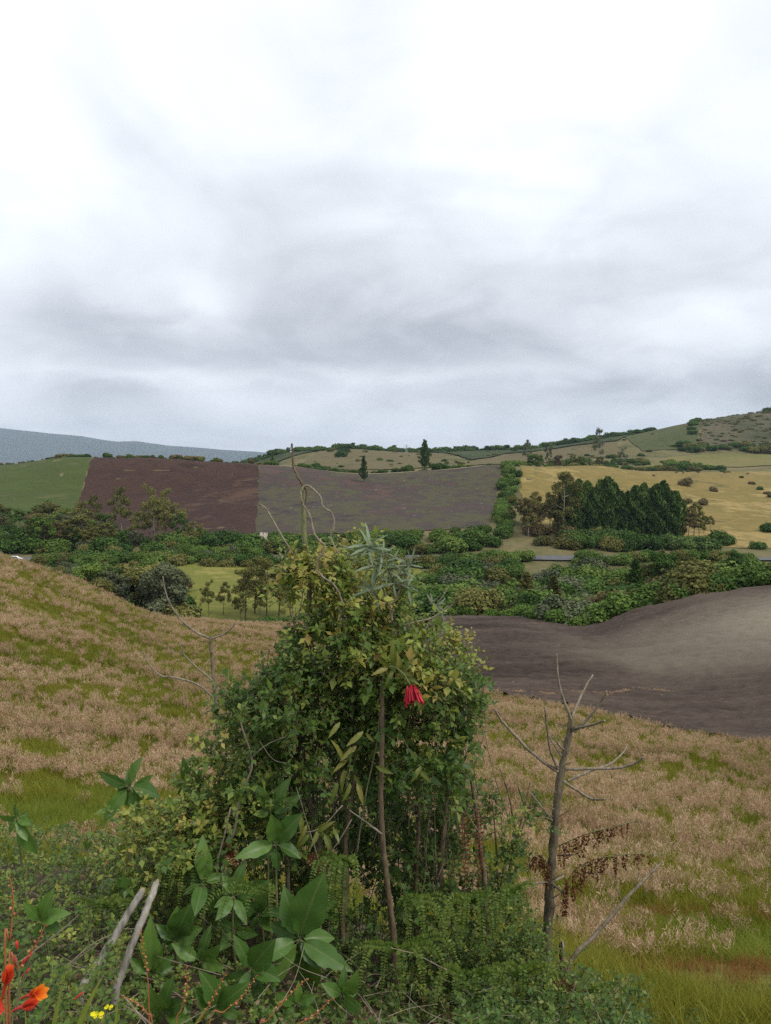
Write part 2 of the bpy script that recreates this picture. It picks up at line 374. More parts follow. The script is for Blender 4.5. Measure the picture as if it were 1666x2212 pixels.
M['base'] = groundmat('scrubland', [(.060, .062, .024), (.11, .10, .042), (.17, .135, .065)], .03, .35, bump=.5, bdist=.6)
M['verge'] = groundmat('verge_soil', [(.030, .024, .014), (.055, .046, .026), (.09, .075, .045)], 2.5, 18, bump=.6, bdist=.03)
M['turf'] = groundmat('grass_turf', [(.085, .085, .018), (.15, .125, .035), (.235, .155, .07)], .22, 2.6, (1, 1.6, 1), .5, .1)
M['pasture'] = groundmat('pasture', [(.081, .098, .019), (.153, .153, .031), (.117, .127, .024), (.221, .189, .050)], .045, .4, (.7, .8, 1), .6, .4)
M['green'] = groundmat('green_crop', [(.036, .048, .013), (.060, .080, .020), (.050, .066, .018), (.085, .092, .032)], .03, .2, (.3, .8, 1), .5, .4)
M['darkA'] = groundmat('bare_soil', [(.030, .016, .012), (.064, .034, .023), (.042, .024, .019), (.100, .056, .036)], .022, .2, (.45, .45, 1), .8, .6, extra=furrow_extra(.12, R(80), (.028, .015, .012), .6, ((.26, .20, .15), .28, .73)))
M['darkB'] = groundmat('weedy_soil', [(.040, .030, .026), (.070, .056, .049), (.094, .088, .038), (.064, .052, .047), (.112, .064, .050), (.088, .074, .064)], .020, .20, (.45, .45, 1), .8, .8, extra=furrow_extra(.16, R(96), (.034, .026, .022), .7, ((.30, .26, .20), .30, .70)))
M['yellow'] = groundmat('dry_pasture', [(.100, .089, .028), (.205, .146, .046), (.147, .117, .034), (.278, .200, .074), (.189, .140, .051)], .016, .14, (.5, .6, 1), .8, .8)
M['tanhill'] = groundmat('far_pasture', [(.084, .073, .031), (.118, .095, .045), (.096, .087, .037)], .012, .12)
M['greenhill'] = groundmat('far_green_pasture', [(.051, .062, .021), (.068, .077, .027), (.082, .077, .035)], .014, .12)
M['scrubhill'] = groundmat('far_scrub', [(.040, .044, .022), (.072, .070, .036), (.105, .085, .050)], .012, .10, bump=.6, bdist=1.5)
M['meadow'] = groundmat('far_meadow', [(.109, .106, .032), (.141, .128, .043), (.160, .128, .051)], .015, .15)
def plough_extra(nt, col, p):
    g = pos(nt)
    # the paler crown of the knoll
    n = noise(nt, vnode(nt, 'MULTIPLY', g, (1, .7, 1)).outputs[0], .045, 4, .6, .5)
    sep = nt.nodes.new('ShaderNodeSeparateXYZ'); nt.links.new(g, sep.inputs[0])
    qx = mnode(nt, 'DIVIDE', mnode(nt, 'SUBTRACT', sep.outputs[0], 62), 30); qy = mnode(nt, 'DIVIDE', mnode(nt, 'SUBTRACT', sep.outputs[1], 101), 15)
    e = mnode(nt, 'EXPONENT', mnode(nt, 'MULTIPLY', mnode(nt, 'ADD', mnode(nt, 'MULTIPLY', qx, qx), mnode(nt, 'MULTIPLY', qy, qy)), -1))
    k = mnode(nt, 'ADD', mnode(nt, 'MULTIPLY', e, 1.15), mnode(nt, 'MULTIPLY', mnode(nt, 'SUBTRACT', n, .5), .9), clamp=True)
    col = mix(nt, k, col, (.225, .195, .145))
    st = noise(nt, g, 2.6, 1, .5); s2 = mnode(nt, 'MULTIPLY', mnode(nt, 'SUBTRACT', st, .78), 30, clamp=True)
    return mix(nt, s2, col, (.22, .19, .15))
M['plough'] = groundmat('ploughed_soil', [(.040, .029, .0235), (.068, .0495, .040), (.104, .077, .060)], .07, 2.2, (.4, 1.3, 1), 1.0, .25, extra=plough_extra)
M['road'] = groundmat('asphalt', [(.09, .09, .092), (.13, .13, .13)], .3, 4, bump=.1)
M['strip'] = groundmat('dry_field_edge', [(.24, .20, .11), (.33, .27, .16), (.20, .17, .08)], .15, 1.2)
M['rock'] = groundmat('exposed_bank', [(.20, .15, .11), (.38, .32, .25), (.50, .44, .36)], .35, 1.6, bump=1, bdist=.4)
# ------------------------------------------------------------------ terrain sheets
def build_terrain():
    mb = MB(); X = _X; Y = np.repeat(_Y, NU, 0)
    V = np.stack([X, Y, GZ], 2).reshape(-1, 3)
    i, j = np.meshgrid(np.arange(NU - 1), np.arange(NV - 1), indexing='ij'); a = (i * NV + j).ravel()
    F = np.stack([a, a + NV, a + NV + 1, a + 1], 1)
    Yf = Y.reshape(-1)[a]
    # the verge, the near slope and the far land are one sheet cut into three named surfaces
    c3 = knot(833, 2)[1]
    for nm, mt, lo, hi in (('verge', 'verge', 0, 6.2), ('grass_slope', 'turf', 6.2, 175), ('terrain', 'base', 175, 1e9)):
        f = F[(Yf >= lo) & (Yf < hi)]
        used = np.unique(f); mp = -np.ones(len(V), int); mp[used] = np.arange(len(used))
        mb = MB(); mb.add(V[used], mp[f]); link(nm, mb.mesh(nm, smooth=True), mat=M[mt], kind='structure')
    # ground behind and beside the photographer
    mb = MB(); n = 24
    xs = np.linspace(-400, 400, 41); ys = np.linspace(-400, .9, 30)
    xx, yy = np.meshgrid(xs, ys, indexing='ij'); zz = np.zeros_like(xx) - .012
    k = (np.arange(40)[:, None] * 30 + np.arange(29)[None, :]).ravel()
    mb.add(np.stack([xx, yy, zz], 2), np.stack([k, k + 30, k + 31, k + 1], 1)); link('roadside_ground', mb.mesh('roadside_ground'), mat=M['verge'], kind='structure')
build_terrain()
def drape(name, poly, step, off, mat, zfun=None, label=None):
    poly = [tuple(map(float, p[:2])) for p in poly]
    bnd = []
    for k in range(len(poly)):
        a = np.array(poly[k]); b = np.array(poly[(k+1) % len(poly)]); L = np.linalg.norm(b - a); m = max(1, int(L / step))
        bnd += [a + (b - a) * t for t in np.linspace(0, 1, m, endpoint=False)]
    B = np.array(bnd); B = B + rng.normal(size=B.shape) * min(step * .07, .5)
    xs = np.arange(B[:, 0].min(), B[:, 0].max(), step); ys = np.arange(B[:, 1].min(), B[:, 1].max(), step)
    g = np.stack(np.meshgrid(xs, ys, indexing='ij'), 2).reshape(-1, 2)
    x, y = g[:, 0], g[:, 1]; ins = np.zeros(len(g), bool); n = len(poly)
    for k in range(n):
        x1, y1 = poly[k]; x2, y2 = poly[(k+1) % n]
        if y1 == y2: continue
        ins ^= ((y1 > y) != (y2 > y)) & (x < (x2 - x1) * (y - y1) / (y2 - y1) + x1)
    g = g[ins] + (rng.random((ins.sum(), 2)) - .5) * step * .3
    pts = [Vector(p) for p in B] + [Vector(p) for p in g]; nb = len(B)
    r = delaunay_2d_cdt(pts, [], [list(range(nb))], 1, 1e-4)
    v = np.array([tuple(p) for p in r[0]]); f = np.array([t for t in r[2] if len(t) == 3])
    z = H(v[:, 0], v[:, 1]) + off + (zfun(v[:, 0], v[:, 1]) if zfun else 0)
    mb = MB(); mb.add(np.column_stack([v, z]), f)
    return link(name, mb.mesh(name, smooth=True), mat=M[mat], kind='structure', label=label)
def hits(*pp, ymin=3): return [hit(px, py, ymin)[:2] for px, py in pp]
def gp(px, Y): u = ray(px, 1106)[0]; return np.array((u * Y, Y))

drape('green_field', [gp(-260, 500), gp(-60, 505), gp(60, 500), gp(165, 494), gp(205, 492), gp(170, 410), gp(152, 330), gp(-60, 320), gp(-260, 330)], 7, .16, 'green', label='green crop field at the left end of the far slope')
drape('bare_field', [gp(207, 491), gp(330, 487), gp(480, 481), gp(560, 478), gp(560, 400), gp(552, 318), gp(350, 318), gp(154, 326), gp(172, 410)], 6, .16, 'darkA', label='dark red-brown bare field on the far slope')
drape('weedy_field', [gp(563, 478), gp(640, 474), gp(780, 472), gp(900, 474), gp(1000, 474), gp(1088, 478), gp(1072, 400), gp(1060, 322), gp(780, 316), gp(551, 318), gp(558, 400)], 6, .24, 'darkB', label='greyish weedy ploughed field on the far slope')
drape('dry_strip', [gp(562, 484), gp(640, 479.5), gp(780, 477), gp(900, 479), gp(1000, 479.5), gp(1088, 483), gp(1088, 479), gp(1000, 475.4), gp(900, 475.4), gp(780, 473.4), gp(640, 475.4), gp(570, 479)], 3, .25, 'strip', label='pale dry strip above the weedy field')
drape('yellow_field', [gp(1122, 520), gp(1250, 525), gp(1400, 562), gp(1520, 583), gp(1666, 604), gp(2000, 620), gp(2000, 300), gp(1666, 306), gp(1500, 308), gp(1400, 312), gp(1250, 312), gp(1128, 318)], 7, .16, 'yellow', label='golden dry pasture on the right far slope')
drape('pasture', [gp(338, 262), gp(480, 264), gp(640, 264), gp(800, 263), gp(900, 262), gp(950, 225), gp(900, 205), gp(800, 200), gp(640, 182), gp(480, 180), gp(320, 178), gp(305, 215)], 5, .12, 'pasture', label='green pasture in the valley bottom')
drape('far_meadow', [gp(1380, 660), gp(1500, 690), gp(1666, 700), gp(2000, 700), gp(2000, 790), gp(1666, 778), gp(1520, 768), gp(1440, 740)], 10, .6, 'meadow', label='pale green meadow beyond the golden pasture')
drape('far_green_hill', [gp(1385, 800), gp(1500, 800), gp(1512, 990), gp(1480, 1000), gp(1380, 1000), gp(1340, 940)], 12, .7, 'greenhill', label='green hillside below the skyline on the right')
drape('far_scrub_hill', [gp(1506, 800), gp(1700, 800), gp(2000, 810), gp(2000, 1010), gp(1666, 1003), gp(1518, 1000)], 12, .7, 'scrubhill', label='brown scrubby hillside at the right skyline')
drape('far_tan_hill', [gp(640, 740), gp(760, 690), gp(900, 690), gp(960, 740), gp(960, 900), gp(900, 960), gp(780, 960), gp(690, 930)], 12, .7, 'tanhill', label='tan grassy hill behind the weedy field')
drape('far_tan_hill', [gp(985, 700), gp(1090, 720), gp(1230, 740), gp(1340, 760), gp(1330, 880), gp(1230, 900), gp(1090, 880), gp(1030, 790)], 12, .7, 'tanhill', label='tan grassy rise left of the hedge top')
# road on the valley floor
rc = [np.array(knot(px, 11)) for px in range(-300, 2001, 100)]
drape('road', [p + np.array((0, 4)) for p in rc] + [p - np.array((0, 4)) for p in rc[::-1]], 4, .55, 'road', label='grey road along the valley floor')
# near ploughed field: furrows are real ridges
def furrows(x, y):
    ph = (y + .16 * x + 2.2 * np.sin(x / 23.0) + vnoise(x, y, 14) * 1.6) / 2.0
    return (np.sin(ph * 2 * math.pi) * (.25 + .16 * vnoise(x, y, 9)) + vnoise(x, y, .9) * .22 + .26)
fx = [760, 830, 900, 1000, 1100, 1250, 1400, 1520, 1666, 1900, 2300]
near_e = [np.array(knot(px, 6)) + (0, 1.2) for px in fx]; far_e = [np.array(knot(px, 9)) + (0, 2.0) for px in fx]
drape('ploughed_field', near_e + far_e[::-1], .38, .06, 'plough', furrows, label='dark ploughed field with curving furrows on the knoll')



# ------------------------------------------------------------------ valley and hillside vegetation
M['leaf_dark'] = leafmat('leaf_dark_green', [(0, (.022, .047, .010)), (.5, (.050, .102, .018)), (1, (.119, .186, .037))], .2, .55, spec=.06, objvar=.5)
M['leaf_mid'] = leafmat('leaf_mid_green', [(0, (.039, .072, .013)), (.5, (.090, .149, .025)), (1, (.182, .241, .056))], .22, .55, spec=.06, objvar=.5)
M['leaf_bright'] = leafmat('leaf_bright_green', [(0, (.049, .090, .015)), (.5, (.105, .179, .030)), (1, (.182, .262, .062))], .25, .5, spec=.06, objvar=.4)
M['leaf_olive'] = leafmat('leaf_olive', [(0, (.062, .065, .018)), (.5, (.135, .133, .036)), (1, (.231, .216, .068))], .2, .6, spec=.06, objvar=.5)
M['leaf_brown'] = leafmat('leaf_brown', [(0, (.070, .058, .025)), (.5, (.140, .110, .048)), (1, (.224, .172, .081))], .2, .65, spec=.06, objvar=.5)
M['leaf_grey'] = leafmat('leaf_grey_green', [(0, (.050, .061, .033)), (.5, (.105, .121, .062)), (1, (.182, .200, .112))], .2, .6, spec=.06, objvar=.45)
M['leaf_pine'] = leafmat('needle_green', [(0, (.027, .057, .016)), (.5, (.069, .120, .029)), (1, (.154, .216, .055))], .1, .6, spec=.06, objvar=.6)
M['bark_pale'] = barkmat('bark_pale', (.16, .135, .10), (.36, .315, .25), 3)
M['bark_brown'] = barkmat('bark_brown', (.06, .045, .03), (.16, .12, .085), 4)

def lobe_leaves(mb, lobes, leaf, dens, shell=.45, upb=.35):
    for c, r, k in lobes:
        c = np.asarray(c, float); r = np.asarray(r, float)
        n = max(6, int(dens * k * (r[0] * r[1] + r[1] * r[2] + r[0] * r[2]) / 3))
        d = rdir(n); rad = shell + (1 - shell) * rng.random(n) ** .6
        wob = 1 + .22 * np.sin(d[:, 0] * 5 + c[0] * 9) * np.sin(d[:, 2] * 6 + c[1] * 7)
        L = c + d * r * (rad * wob)[:, None]
        nrm = d + rdir(n) * .75 + np.array((0, 0, upb))
        nrm /= np.linalg.norm(nrm, axis=1)[:, None]
        Rm = frames(np.cross(nrm, rdir(n)) + 1e-3, nrm)
        t = np.clip(.45 + (rng.random() - .5) * .35 + (rng.random(n) - .5) * .6, 0, 1)
        scatter(mb, CLUMP_V, CLUMP_F, Rm, L, leaf * (.6 + .8 * rng.random(n)), t)
def make_bush(seed, flat=1.0):
    r = np.random.default_rng(seed); mb = MB(); lobes = []
    for k in range(9):
        a = r.random() * 6.283; q = 1.7 * math.sqrt(r.random()); hh = (2.0 - .45 * q) * (.55 + .6 * r.random()) * flat
        s = .8 + .6 * r.random()
        lobes.append(((math.cos(a) * q, math.sin(a) * q, max(.5, hh)), (s, s, s * .85), 1))
    lobes.append(((0, 0, 1.1 * flat), (2.0, 2.0, 1.2 * flat), .55))
    lobe_leaves(mb, lobes, .21, 330); return mb.mesh('bush_foliage')
def make_tree(seed, H0=12.0, spread=2.6, nl=9, low=.45, dense=1.0, lean=.4, fork=True, leaf=.24, trad=.17):
    r = np.random.default_rng(seed); tb = MB(); cb = MB()
    top = np.array((r.normal() * lean, r.normal() * lean, H0 * .9))
    trunk = smoothpath([(0, 0, -.4), top * np.array((.2, .3, .3)) + (0, 0, 0), top * .62 + r.normal(size=3) * .15, top], 5)
    tube(tb, trunk, [trad, trad * .8, trad * .5, trad * .2], 6, .5, .2)
    lobes = [((top[0], top[1], H0 * .93), (spread * .40, spread * .40, H0 * .075), 1)]
    for k in range(nl):
        t = low + (.95 - low) * (k + r.random()) / nl; b = trunk[min(len(trunk) - 1, int(t * len(trunk)))]
        a = k * 2.4 + r.random(); ln = spread * (1.15 - .65 * (t - low) / (1 - low)) * (.5 + .6 * r.random())
        e = b + np.array((math.cos(a) * ln, math.sin(a) * ln, ln * (.35 + .5 * r.random())))
        tube(tb, smoothpath([b, (b + e) / 2 + (0, 0, -.12 * ln), e], 4), [trad * .38, trad * .12], 4, .5)
        s = spread * (.30 + .18 * r.random())
        lobes.append((e, (s, s, s * (.65 + .3 * r.random())), 1))
        if r.random() < .6: lobes.append((e + r.normal(size=3) * s * .8, (s * .6, s * .6, s * .5), 1))
    lobe_leaves(cb, lobes, leaf, 230 * dense, .3); return tb.mesh('trunk', smooth=True), cb.mesh('crown')
def make_pine(seed, H0=24.0, w=4.2):
    r = np.random.default_rng(seed); tb = MB(); cb = MB()
    tube(tb, smoothpath([(0, 0, -.5), (r.normal() * .1, r.normal() * .1, H0 * .5), (0, 0, H0 * .97)], 5), [.38, .25, .04], 6, .5)
    n = 4300; t = r.random(n) ** .85; z = H0 * (.10 + .90 * t)
    a = r.random(n) * 6.283
    prof = w * np.minimum(1, (1.03 - t) * 2.6) ** .7 * (.72 + .28 * np.minimum(1, t * 5))
    nb = 11; rag = 1 + .30 * np.sin(a * nb * .5 + z * .6) * np.sin(z * 1.5 + a * 3) + .20 * np.sin(a * 3 + z * .55 + seed)
    rad = prof * rag * (.45 + .55 * r.random(n) ** .4)
    L = np.stack([np.cos(a) * rad, np.sin(a) * rad, z + .25 * r.normal(size=n)], 1)
    out = np.stack([np.cos(a) * .6, np.sin(a) * .6, 1.2 + 0 * a], 1) + r.normal(size=(n, 3)) * .45
    U = np.stack([np.cos(a), np.sin(a), .75 + 0 * a], 1) + r.normal(size=(n, 3)) * .55
    Rm = frames(out, U)
    tv = CLUMP_V * np.array((.55, 1.25, 1)) * .95
    tt = np.clip(.45 + .25 * np.sin(a * 3 + z * .7) + (r.random(n) - .5) * .6, 0, 1)
    scatter(cb, tv, CLUMP_F, Rm, L, .7 + .6 * r.random(n), tt)
    return tb.mesh('trunk', smooth=True), cb.mesh('crown')
def make_conifer(seed, H0=10.0, w=3.0):
    r = np.random.default_rng(seed); tb = MB(); cb = MB()
    tube(tb, smoothpath([(0, 0, -.4), (0.1, 0, H0 * .5), (0, 0, H0 * .98)], 5), [.2, .12, .03], 6, .5)
    for k in range(46):
        t = .12 + .86 * (k + r.random()) / 46; z = H0 * t; a = k * 2.4 + r.random() * .6
        ln = w * (1.05 - t) ** .75 * (.6 + .55 * r.random())
        e = np.array((math.cos(a) * ln, math.sin(a) * ln, z + ln * .55)); b = np.array((0, 0, z - ln * .1))
        tube(tb, np.linspace(b, e, 4), [.04, .012], 3, .5)
        m = int(26 + 20 * ln); q = r.random(m) ** .7; L = b + (e - b) * q[:, None] + r.normal(size=(m, 3)) * .16 * (1.1 - .5 * q[:, None]) * (1 + .3 * ln)
        D = (e - b) / (np.linalg.norm(e - b) + 1e-6) + r.normal(size=(m, 3)) * .5
        scatter(cb, CLUMP_V * np.array((.4, 1.2, 1)), CLUMP_F, frames(D, r.normal(size=(m, 3)) + (0, 0, 1)), L, .30 + .3 * r.random(m), np.clip(.45 + (r.random(m) - .5) * .8, 0, 1))
    return tb.mesh('trunk', smooth=True), cb.mesh('crown')

BUSH = [make_bush(20 + k, (.8, 1.0, 1.25, .9, 1.1, 1.0)[k]) for k in range(6)]
TREE = [make_tree(40 + k, 12, 3.0, 10, .42, 1.15) for k in range(4)]           # bushy broadleaf
EUC = [make_tree(60 + k, 12, 2.9, 12, .36, .8, .6, leaf=.22, trad=.16) for k in range(4)]   # gum tree, clumps on a bare pole
DENSE = [make_tree(80 + k, 9, 3.4, 15, .22, 1.2, .3, trad=.2) for k in range(3)]
PINE = [make_pine(90 + k, 24, 4.6) for k in range(4)]
CONI = [make_conifer(100 + k) for k in range(3)]
def setmat(o, key):
    me = o.data
    if not me.materials: me.materials.append(M[key])
    o.material_slots[0].link = 'OBJECT'; o.material_slots[0].material = M[key]
def toplimit(px, Y, h, lim):
    x, y = gp(px, Y); z = float(H(x, y)); zmax = EZ + ray(px, lim)[1] * Y
    return min(h, zmax - z)
vr = np.random.default_rng(5)
SHADE = {'leaf_dark': 'dark green', 'leaf_mid': 'mid green', 'leaf_bright': 'bright green', 'leaf_olive': 'olive', 'leaf_brown': 'brown', 'leaf_grey': 'grey-green', 'leaf_pine': 'blackish green'}
BUSHES = []
def bush(px, Y, h, key, label, group, name='bush', wide=1.0, sink=.1):
    """notes a bush; the 290 that show largest become things, the far small ones one mass"""
    if h < .5 or (4 < px < 62 and 235 < Y < 268): return
    x, y = gp(px, Y); z = float(H(x, y)); sc_ = h / 2.9
    BUSHES.append(dict(px=px, Y=Y, h=h, key=key, label=label, group=group, name=name, loc=(x, y, z - sink * h), v=int(vr.integers(6)),
                       s=(sc_ * wide * (.85 + .3 * vr.random()), sc_ * wide * (.85 + .3 * vr.random()), sc_), r=vr.random() * 6.28))
def tree(kind, px, Y, h, key, label, group=None, name='tree', bark='bark_brown', nominal=12.0, wide=1.0, lean=0.0, variant=None, z=None):
    x, y = gp(px, Y); zz = float(H(x, y)) if z is None else z
    tm, cm = kind[vr.integers(len(kind)) if variant is None else variant]
    if group:
        label = ('tall ' if h > (10 if 'wood' in group else 6) else 'short ') * ('tall' not in label and 'small' not in label) + (SHADE[key] + ' ' if 'dark' not in label and 'olive' not in label and 'brown' not in label else '') + label
    r = link(name, None, None, (x, y, zz - .05), label=label, cat='tree', group=group)
    s = h / nominal; r.scale = (s * wide, s * wide, s); r.rotation_euler = (lean * vr.normal() * .5, lean, vr.random() * 6.28)
    t = link('trunk', tm, r); setmat(t, bark)
    c = link('crown', cm, r); setmat(c, key); return r
def mixkey(d):
    ks = list(d); p = np.array([d[k] for k in ks], float); return ks[vr.choice(len(ks), p=p / p.sum())]
def uni(a, b): return a + (b - a) * vr.random()

# right valley thicket, front (below the road) -----------------------------------------------
def lim_right(px): return float(np.interp(px, [860, 900, 960, 1040, 1120, 1150, 1250, 1262, 1300, 1480, 1560, 1625, 1640, 1700], [1262, 1242, 1205, 1196, 1196, 1213, 1213, 1200, 1188, 1192, 1192, 1200, 1216, 1216]))
fe = lambda px: knot(px, 9)[1]
for k in range(240):
    px = uni(868, 1720); y0 = fe(px) + 5; Y = y0 + (258 - y0) * (vr.random() ** 1.15)
    h = toplimit(px, Y, uni(3.6, 7.5), lim_right(px) + 2)
    bush(px, Y, h, mixkey({'leaf_mid': 5, 'leaf_dark': 5, 'leaf_olive': 2.2, 'leaf_grey': 2, 'leaf_brown': .7}), 'rounded shrub in the right valley thicket, ' + ('front row by the ploughed field' if Y < y0 + 28 else 'middle rows' if Y < y0 + 65 else 'back row below the road'), 'thicket in the right valley', wide=1.15)
for px, dy, h in ((1010, 3, 2.8), (1062, 3, 2.4), (1105, 3, 2.6), (1150, 3, 3.2), (1180, 3, 3.0), (1212, 3, 3.6), (1238, 3.5, 4.2), (1262, 4, 4.4), (1290, 4, 4.0), (1322, 4, 4.6), (1356, 4, 4.6), (1130, 8, 3.6), (1200, 8, 4.2), (975, 3, 2.6), (930, 3, 2.6), (890, 3, 2.8)):
    bush(px, fe(px) + dy, h, 'leaf_bright', 'bright green leafy bush along the far edge of the ploughed field', 'bushes edging the ploughed field', wide=1.1)
for px in range(1390, 1720, 22):
    bush(px, fe(px) + uni(4, 8), uni(3.4, 5.2), mixkey({'leaf_mid': 4, 'leaf_olive': 3, 'leaf_dark': 2}), 'shrub peeping over the crest of the ploughed knoll', 'shrubs behind the ploughed knoll', wide=1.1)
for px, Y, h, lab in ((1140, 190, 10.0, 'feathery dark conifer rising from the right thicket, left of a pair'), (1197, 186, 9.4, 'feathery dark conifer rising from the right thicket, right of a pair'), (1376, 200, 11.0, 'narrow dark conifer spire standing in the right thicket'), (1088, 200, 7.5, 'small conifer in the thicket nearest the central shrub')):
    tree(CONI, px, Y, h, 'leaf_olive' if px < 1300 else 'leaf_dark', lab, None, 'conifer_tree', nominal=10, wide=1.25)
for px, Y, h in ((1438, 205, 11), (1470, 210, 11), (1500, 214, 10), (1545, 222, 10), (1590, 226, 9), (1410, 208, 8)):
    tree(DENSE, px, Y, toplimit(px, Y, h, 1190), mixkey({'leaf_dark': 2, 'leaf_olive': 2}), 'dark dense tree in the thicket below the golden pasture', 'dense trees in the right thicket', 'broadleaf_tree', nominal=9, wide=1.0)
# shrubs between the road and the far fields ------------------------------------------------
for k in range(95):
    px = uni(350, 1090); Y = uni(283, 318); lim = np.interp(px, [350, 420, 560, 700, 880, 960, 1040, 1090], [1150, 1138, 1144, 1150, 1140, 1138, 1132, 1130])
    if 552 < px < 585 and Y < 300: continue
    bush(px, Y, toplimit(px, Y, uni(4.0, 8.0), lim), mixkey({'leaf_dark': 5, 'leaf_mid': 5, 'leaf_bright': 1.5, 'leaf_olive': 1}), 'green shrub in the belt below the far bare fields', 'shrub belt below the far fields', wide=1.1)
for px in range(330, 560, 13):
    bush(px, uni(276, 282), uni(3.4, 4.6), mixkey({'leaf_mid': 3, 'leaf_grey': 2, 'leaf_bright': 1}), 'shrub in the row along the top of the valley pasture', 'row above the valley pasture', wide=1.0)
for px in range(640, 930, 24):
    bush(px, uni(276, 284), uni(3.2, 5.2), mixkey({'leaf_mid': 3, 'leaf_olive': 2}), 'shrub along the road behind the central shrub', 'roadside shrubs in the middle', wide=1.0)
for k in range(150):
    px = uni(-100, 1152)
    if 580 < px < 630: continue
    bush(px, uni(258, 267), uni(2.6, 5.0) if px < 340 or px > 640 else uni(3.2, 4.6), mixkey({'leaf_mid': 3, 'leaf_dark': 3, 'leaf_olive': 2}), 'shrub lining the near side of the valley road', 'shrubs lining the valley road', wide=1.15)
for px in list(range(1250, 1640, 13)):
    bush(px, uni(256, 263), uni(2.6, 4.6), mixkey({'leaf_mid': 3, 'leaf_dark': 3, 'leaf_olive': 2}), 'shrub lining the near side of the valley road', 'shrubs lining the valley road', wide=1.15)
# hedge climbing between weedy field and golden pasture -------------------------------------
for k in range(46):
    t = (k + vr.random()) / 46; Y = 320 + t * 165
    px = np.interp(Y, [320, 400, 485], [1086, 1096, 1106]) + uni(-13, 13)
    bush(px, Y, uni(3.2, 5.4), mixkey({'leaf_bright': 3, 'leaf_mid': 4, 'leaf_dark': 2}), 'bush in the green hedge climbing between weedy field and golden pasture', 'hedge up the far slope', wide=.95)
# pine stand --------------------------------------------------------------------------------
for px, top, Y in ((1213, 1062, 314), (1232, 1036, 316), (1250, 1030, 316), (1268, 1034, 320), (1282, 1050, 314), (1297, 1042, 318), (1312, 1036, 316), (1326, 1040, 320), (1341, 1056, 316), (1358, 1056, 320), (1374, 1048, 316), (1390, 1050, 318), (1402, 1058, 322), (1418, 1044, 316), (1432, 1042, 320), (1446, 1056, 316), (1460, 1066, 320), (1224, 1056, 326), (1305, 1054, 328), (1383, 1060, 328), (1438, 1056, 328)):
    x, y = gp(px, Y); h = EZ + ray(px, top)[1] * Y - float(H(x, y))
    tree(PINE, px, Y, h * uni(.93, 1.04), 'leaf_pine', 'tall dark conifer in the dense dark stand on the golden slope', 'dark conifer stand', 'conifer_tree', nominal=24, wide=uni(.74, 1.0))
for k in range(46):
    px = uni(1100, 1520); Y = uni(284, 312)
    key = mixkey({'leaf_dark': 4, 'leaf_pine': 3, 'leaf_olive': 2}) if px > 1230 else mixkey({'leaf_brown': 3, 'leaf_olive': 4, 'leaf_dark': 1})
    bush(px, Y, toplimit(px, Y, uni(3.5, 7), 1128), key, 'shrub in the dark undergrowth at the foot of the conifer stand', 'undergrowth below the conifers', wide=1.1)
for k in range(17):
    px = uni(1100, 1215); Y = uni(300, 330)
    tree(TREE if k % 3 else EUC, px, Y, uni(9, 15), mixkey({'leaf_brown': 4, 'leaf_olive': 3}), 'thin brownish tree in the open scrub left of the dark conifers', 'brownish trees left of the conifers', 'broadleaf_tree', 'bark_pale' if k % 3 == 0 else 'bark_brown')
tree(EUC, 1218, 306, 26, 'leaf_olive', 'tall gum tree with a bare pale trunk at the left end of the conifer stand', None, 'gum_tree', 'bark_pale', lean=.06)
for px, Y, h in ((1488, 318, 12), (1500, 330, 15), (1512, 322, 10), (1522, 338, 8), (1535, 345, 7), (1475, 330, 16)):
    tree(TREE, px, Y, h, mixkey({'leaf_brown': 2, 'leaf_olive': 1}), 'brownish thin tree at the right end of the conifer stand', 'brownish trees right of the conifers', 'broadleaf_tree')
for px, py, h, lab in ((1560, 1176, 6.5, 'dark rounded bush at the foot of the golden pasture'), (1540, 1185, 4, 'low green bush beside the foot of the golden pasture'), (1664, 1150, 7, 'dark bush on the golden slope at the right picture edge'), (1518, 1090, 4.5, 'brown leafless bush on the open golden slope above the scrub'), (1540, 1062, 3.5, 'small brown bush highest on the golden slope'), (1480, 1050, 6, 'brown bush at the upper right of the conifer stand'), (1225, 1040, 4.5, 'brown bush behind the left end of the conifers'), (1640, 1200, 5, 'dark bush by the road at the right picture edge')):
    p = hit(px, min(py, 1186), 290); bush(px, p[1], h, 'leaf_brown' if 'brown' in lab else 'leaf_dark', lab, None)
# left wooded slope --------------------------------------------------------------------------
lim_left = lambda px: float(np.interp(px, [-80, 0, 60, 130, 170, 200, 260, 330, 400], [1070, 1062, 1056, 1070, 1085, 1118, 1130, 1150, 1148]))
for k in range(84):
    px = uni(-60, 205) if k < 66 else uni(150, 360); Y = uni(290, 372) if px < 180 else uni(288, 325)
    h = toplimit(px, Y, uni(7, 14), lim_left(px) + uni(0, 22))
    if h < 2.5: continue
    tree(TREE if k % 4 else EUC, px, Y, h, mixkey({'leaf_mid': 3, 'leaf_olive': 4, 'leaf_dark': 2, 'leaf_grey': 2, 'leaf_brown': .8}), 'slender leafy tree in the wood below the green crop field', 'wood below the green crop field', 'broadleaf_tree', 'bark_pale' if k % 4 == 0 else 'bark_brown', wide=1.25)
for k in range(70):
    px = uni(-80, 400); Y = uni(280, 330)
    bush(px, Y, toplimit(px, Y, uni(4, 8), lim_left(px) + 12), mixkey({'leaf_mid': 3, 'leaf_olive': 2, 'leaf_dark': 4, 'leaf_grey': 1}), 'shrub among the trees below the green crop field', 'shrubs in the left wood', wide=1.1)
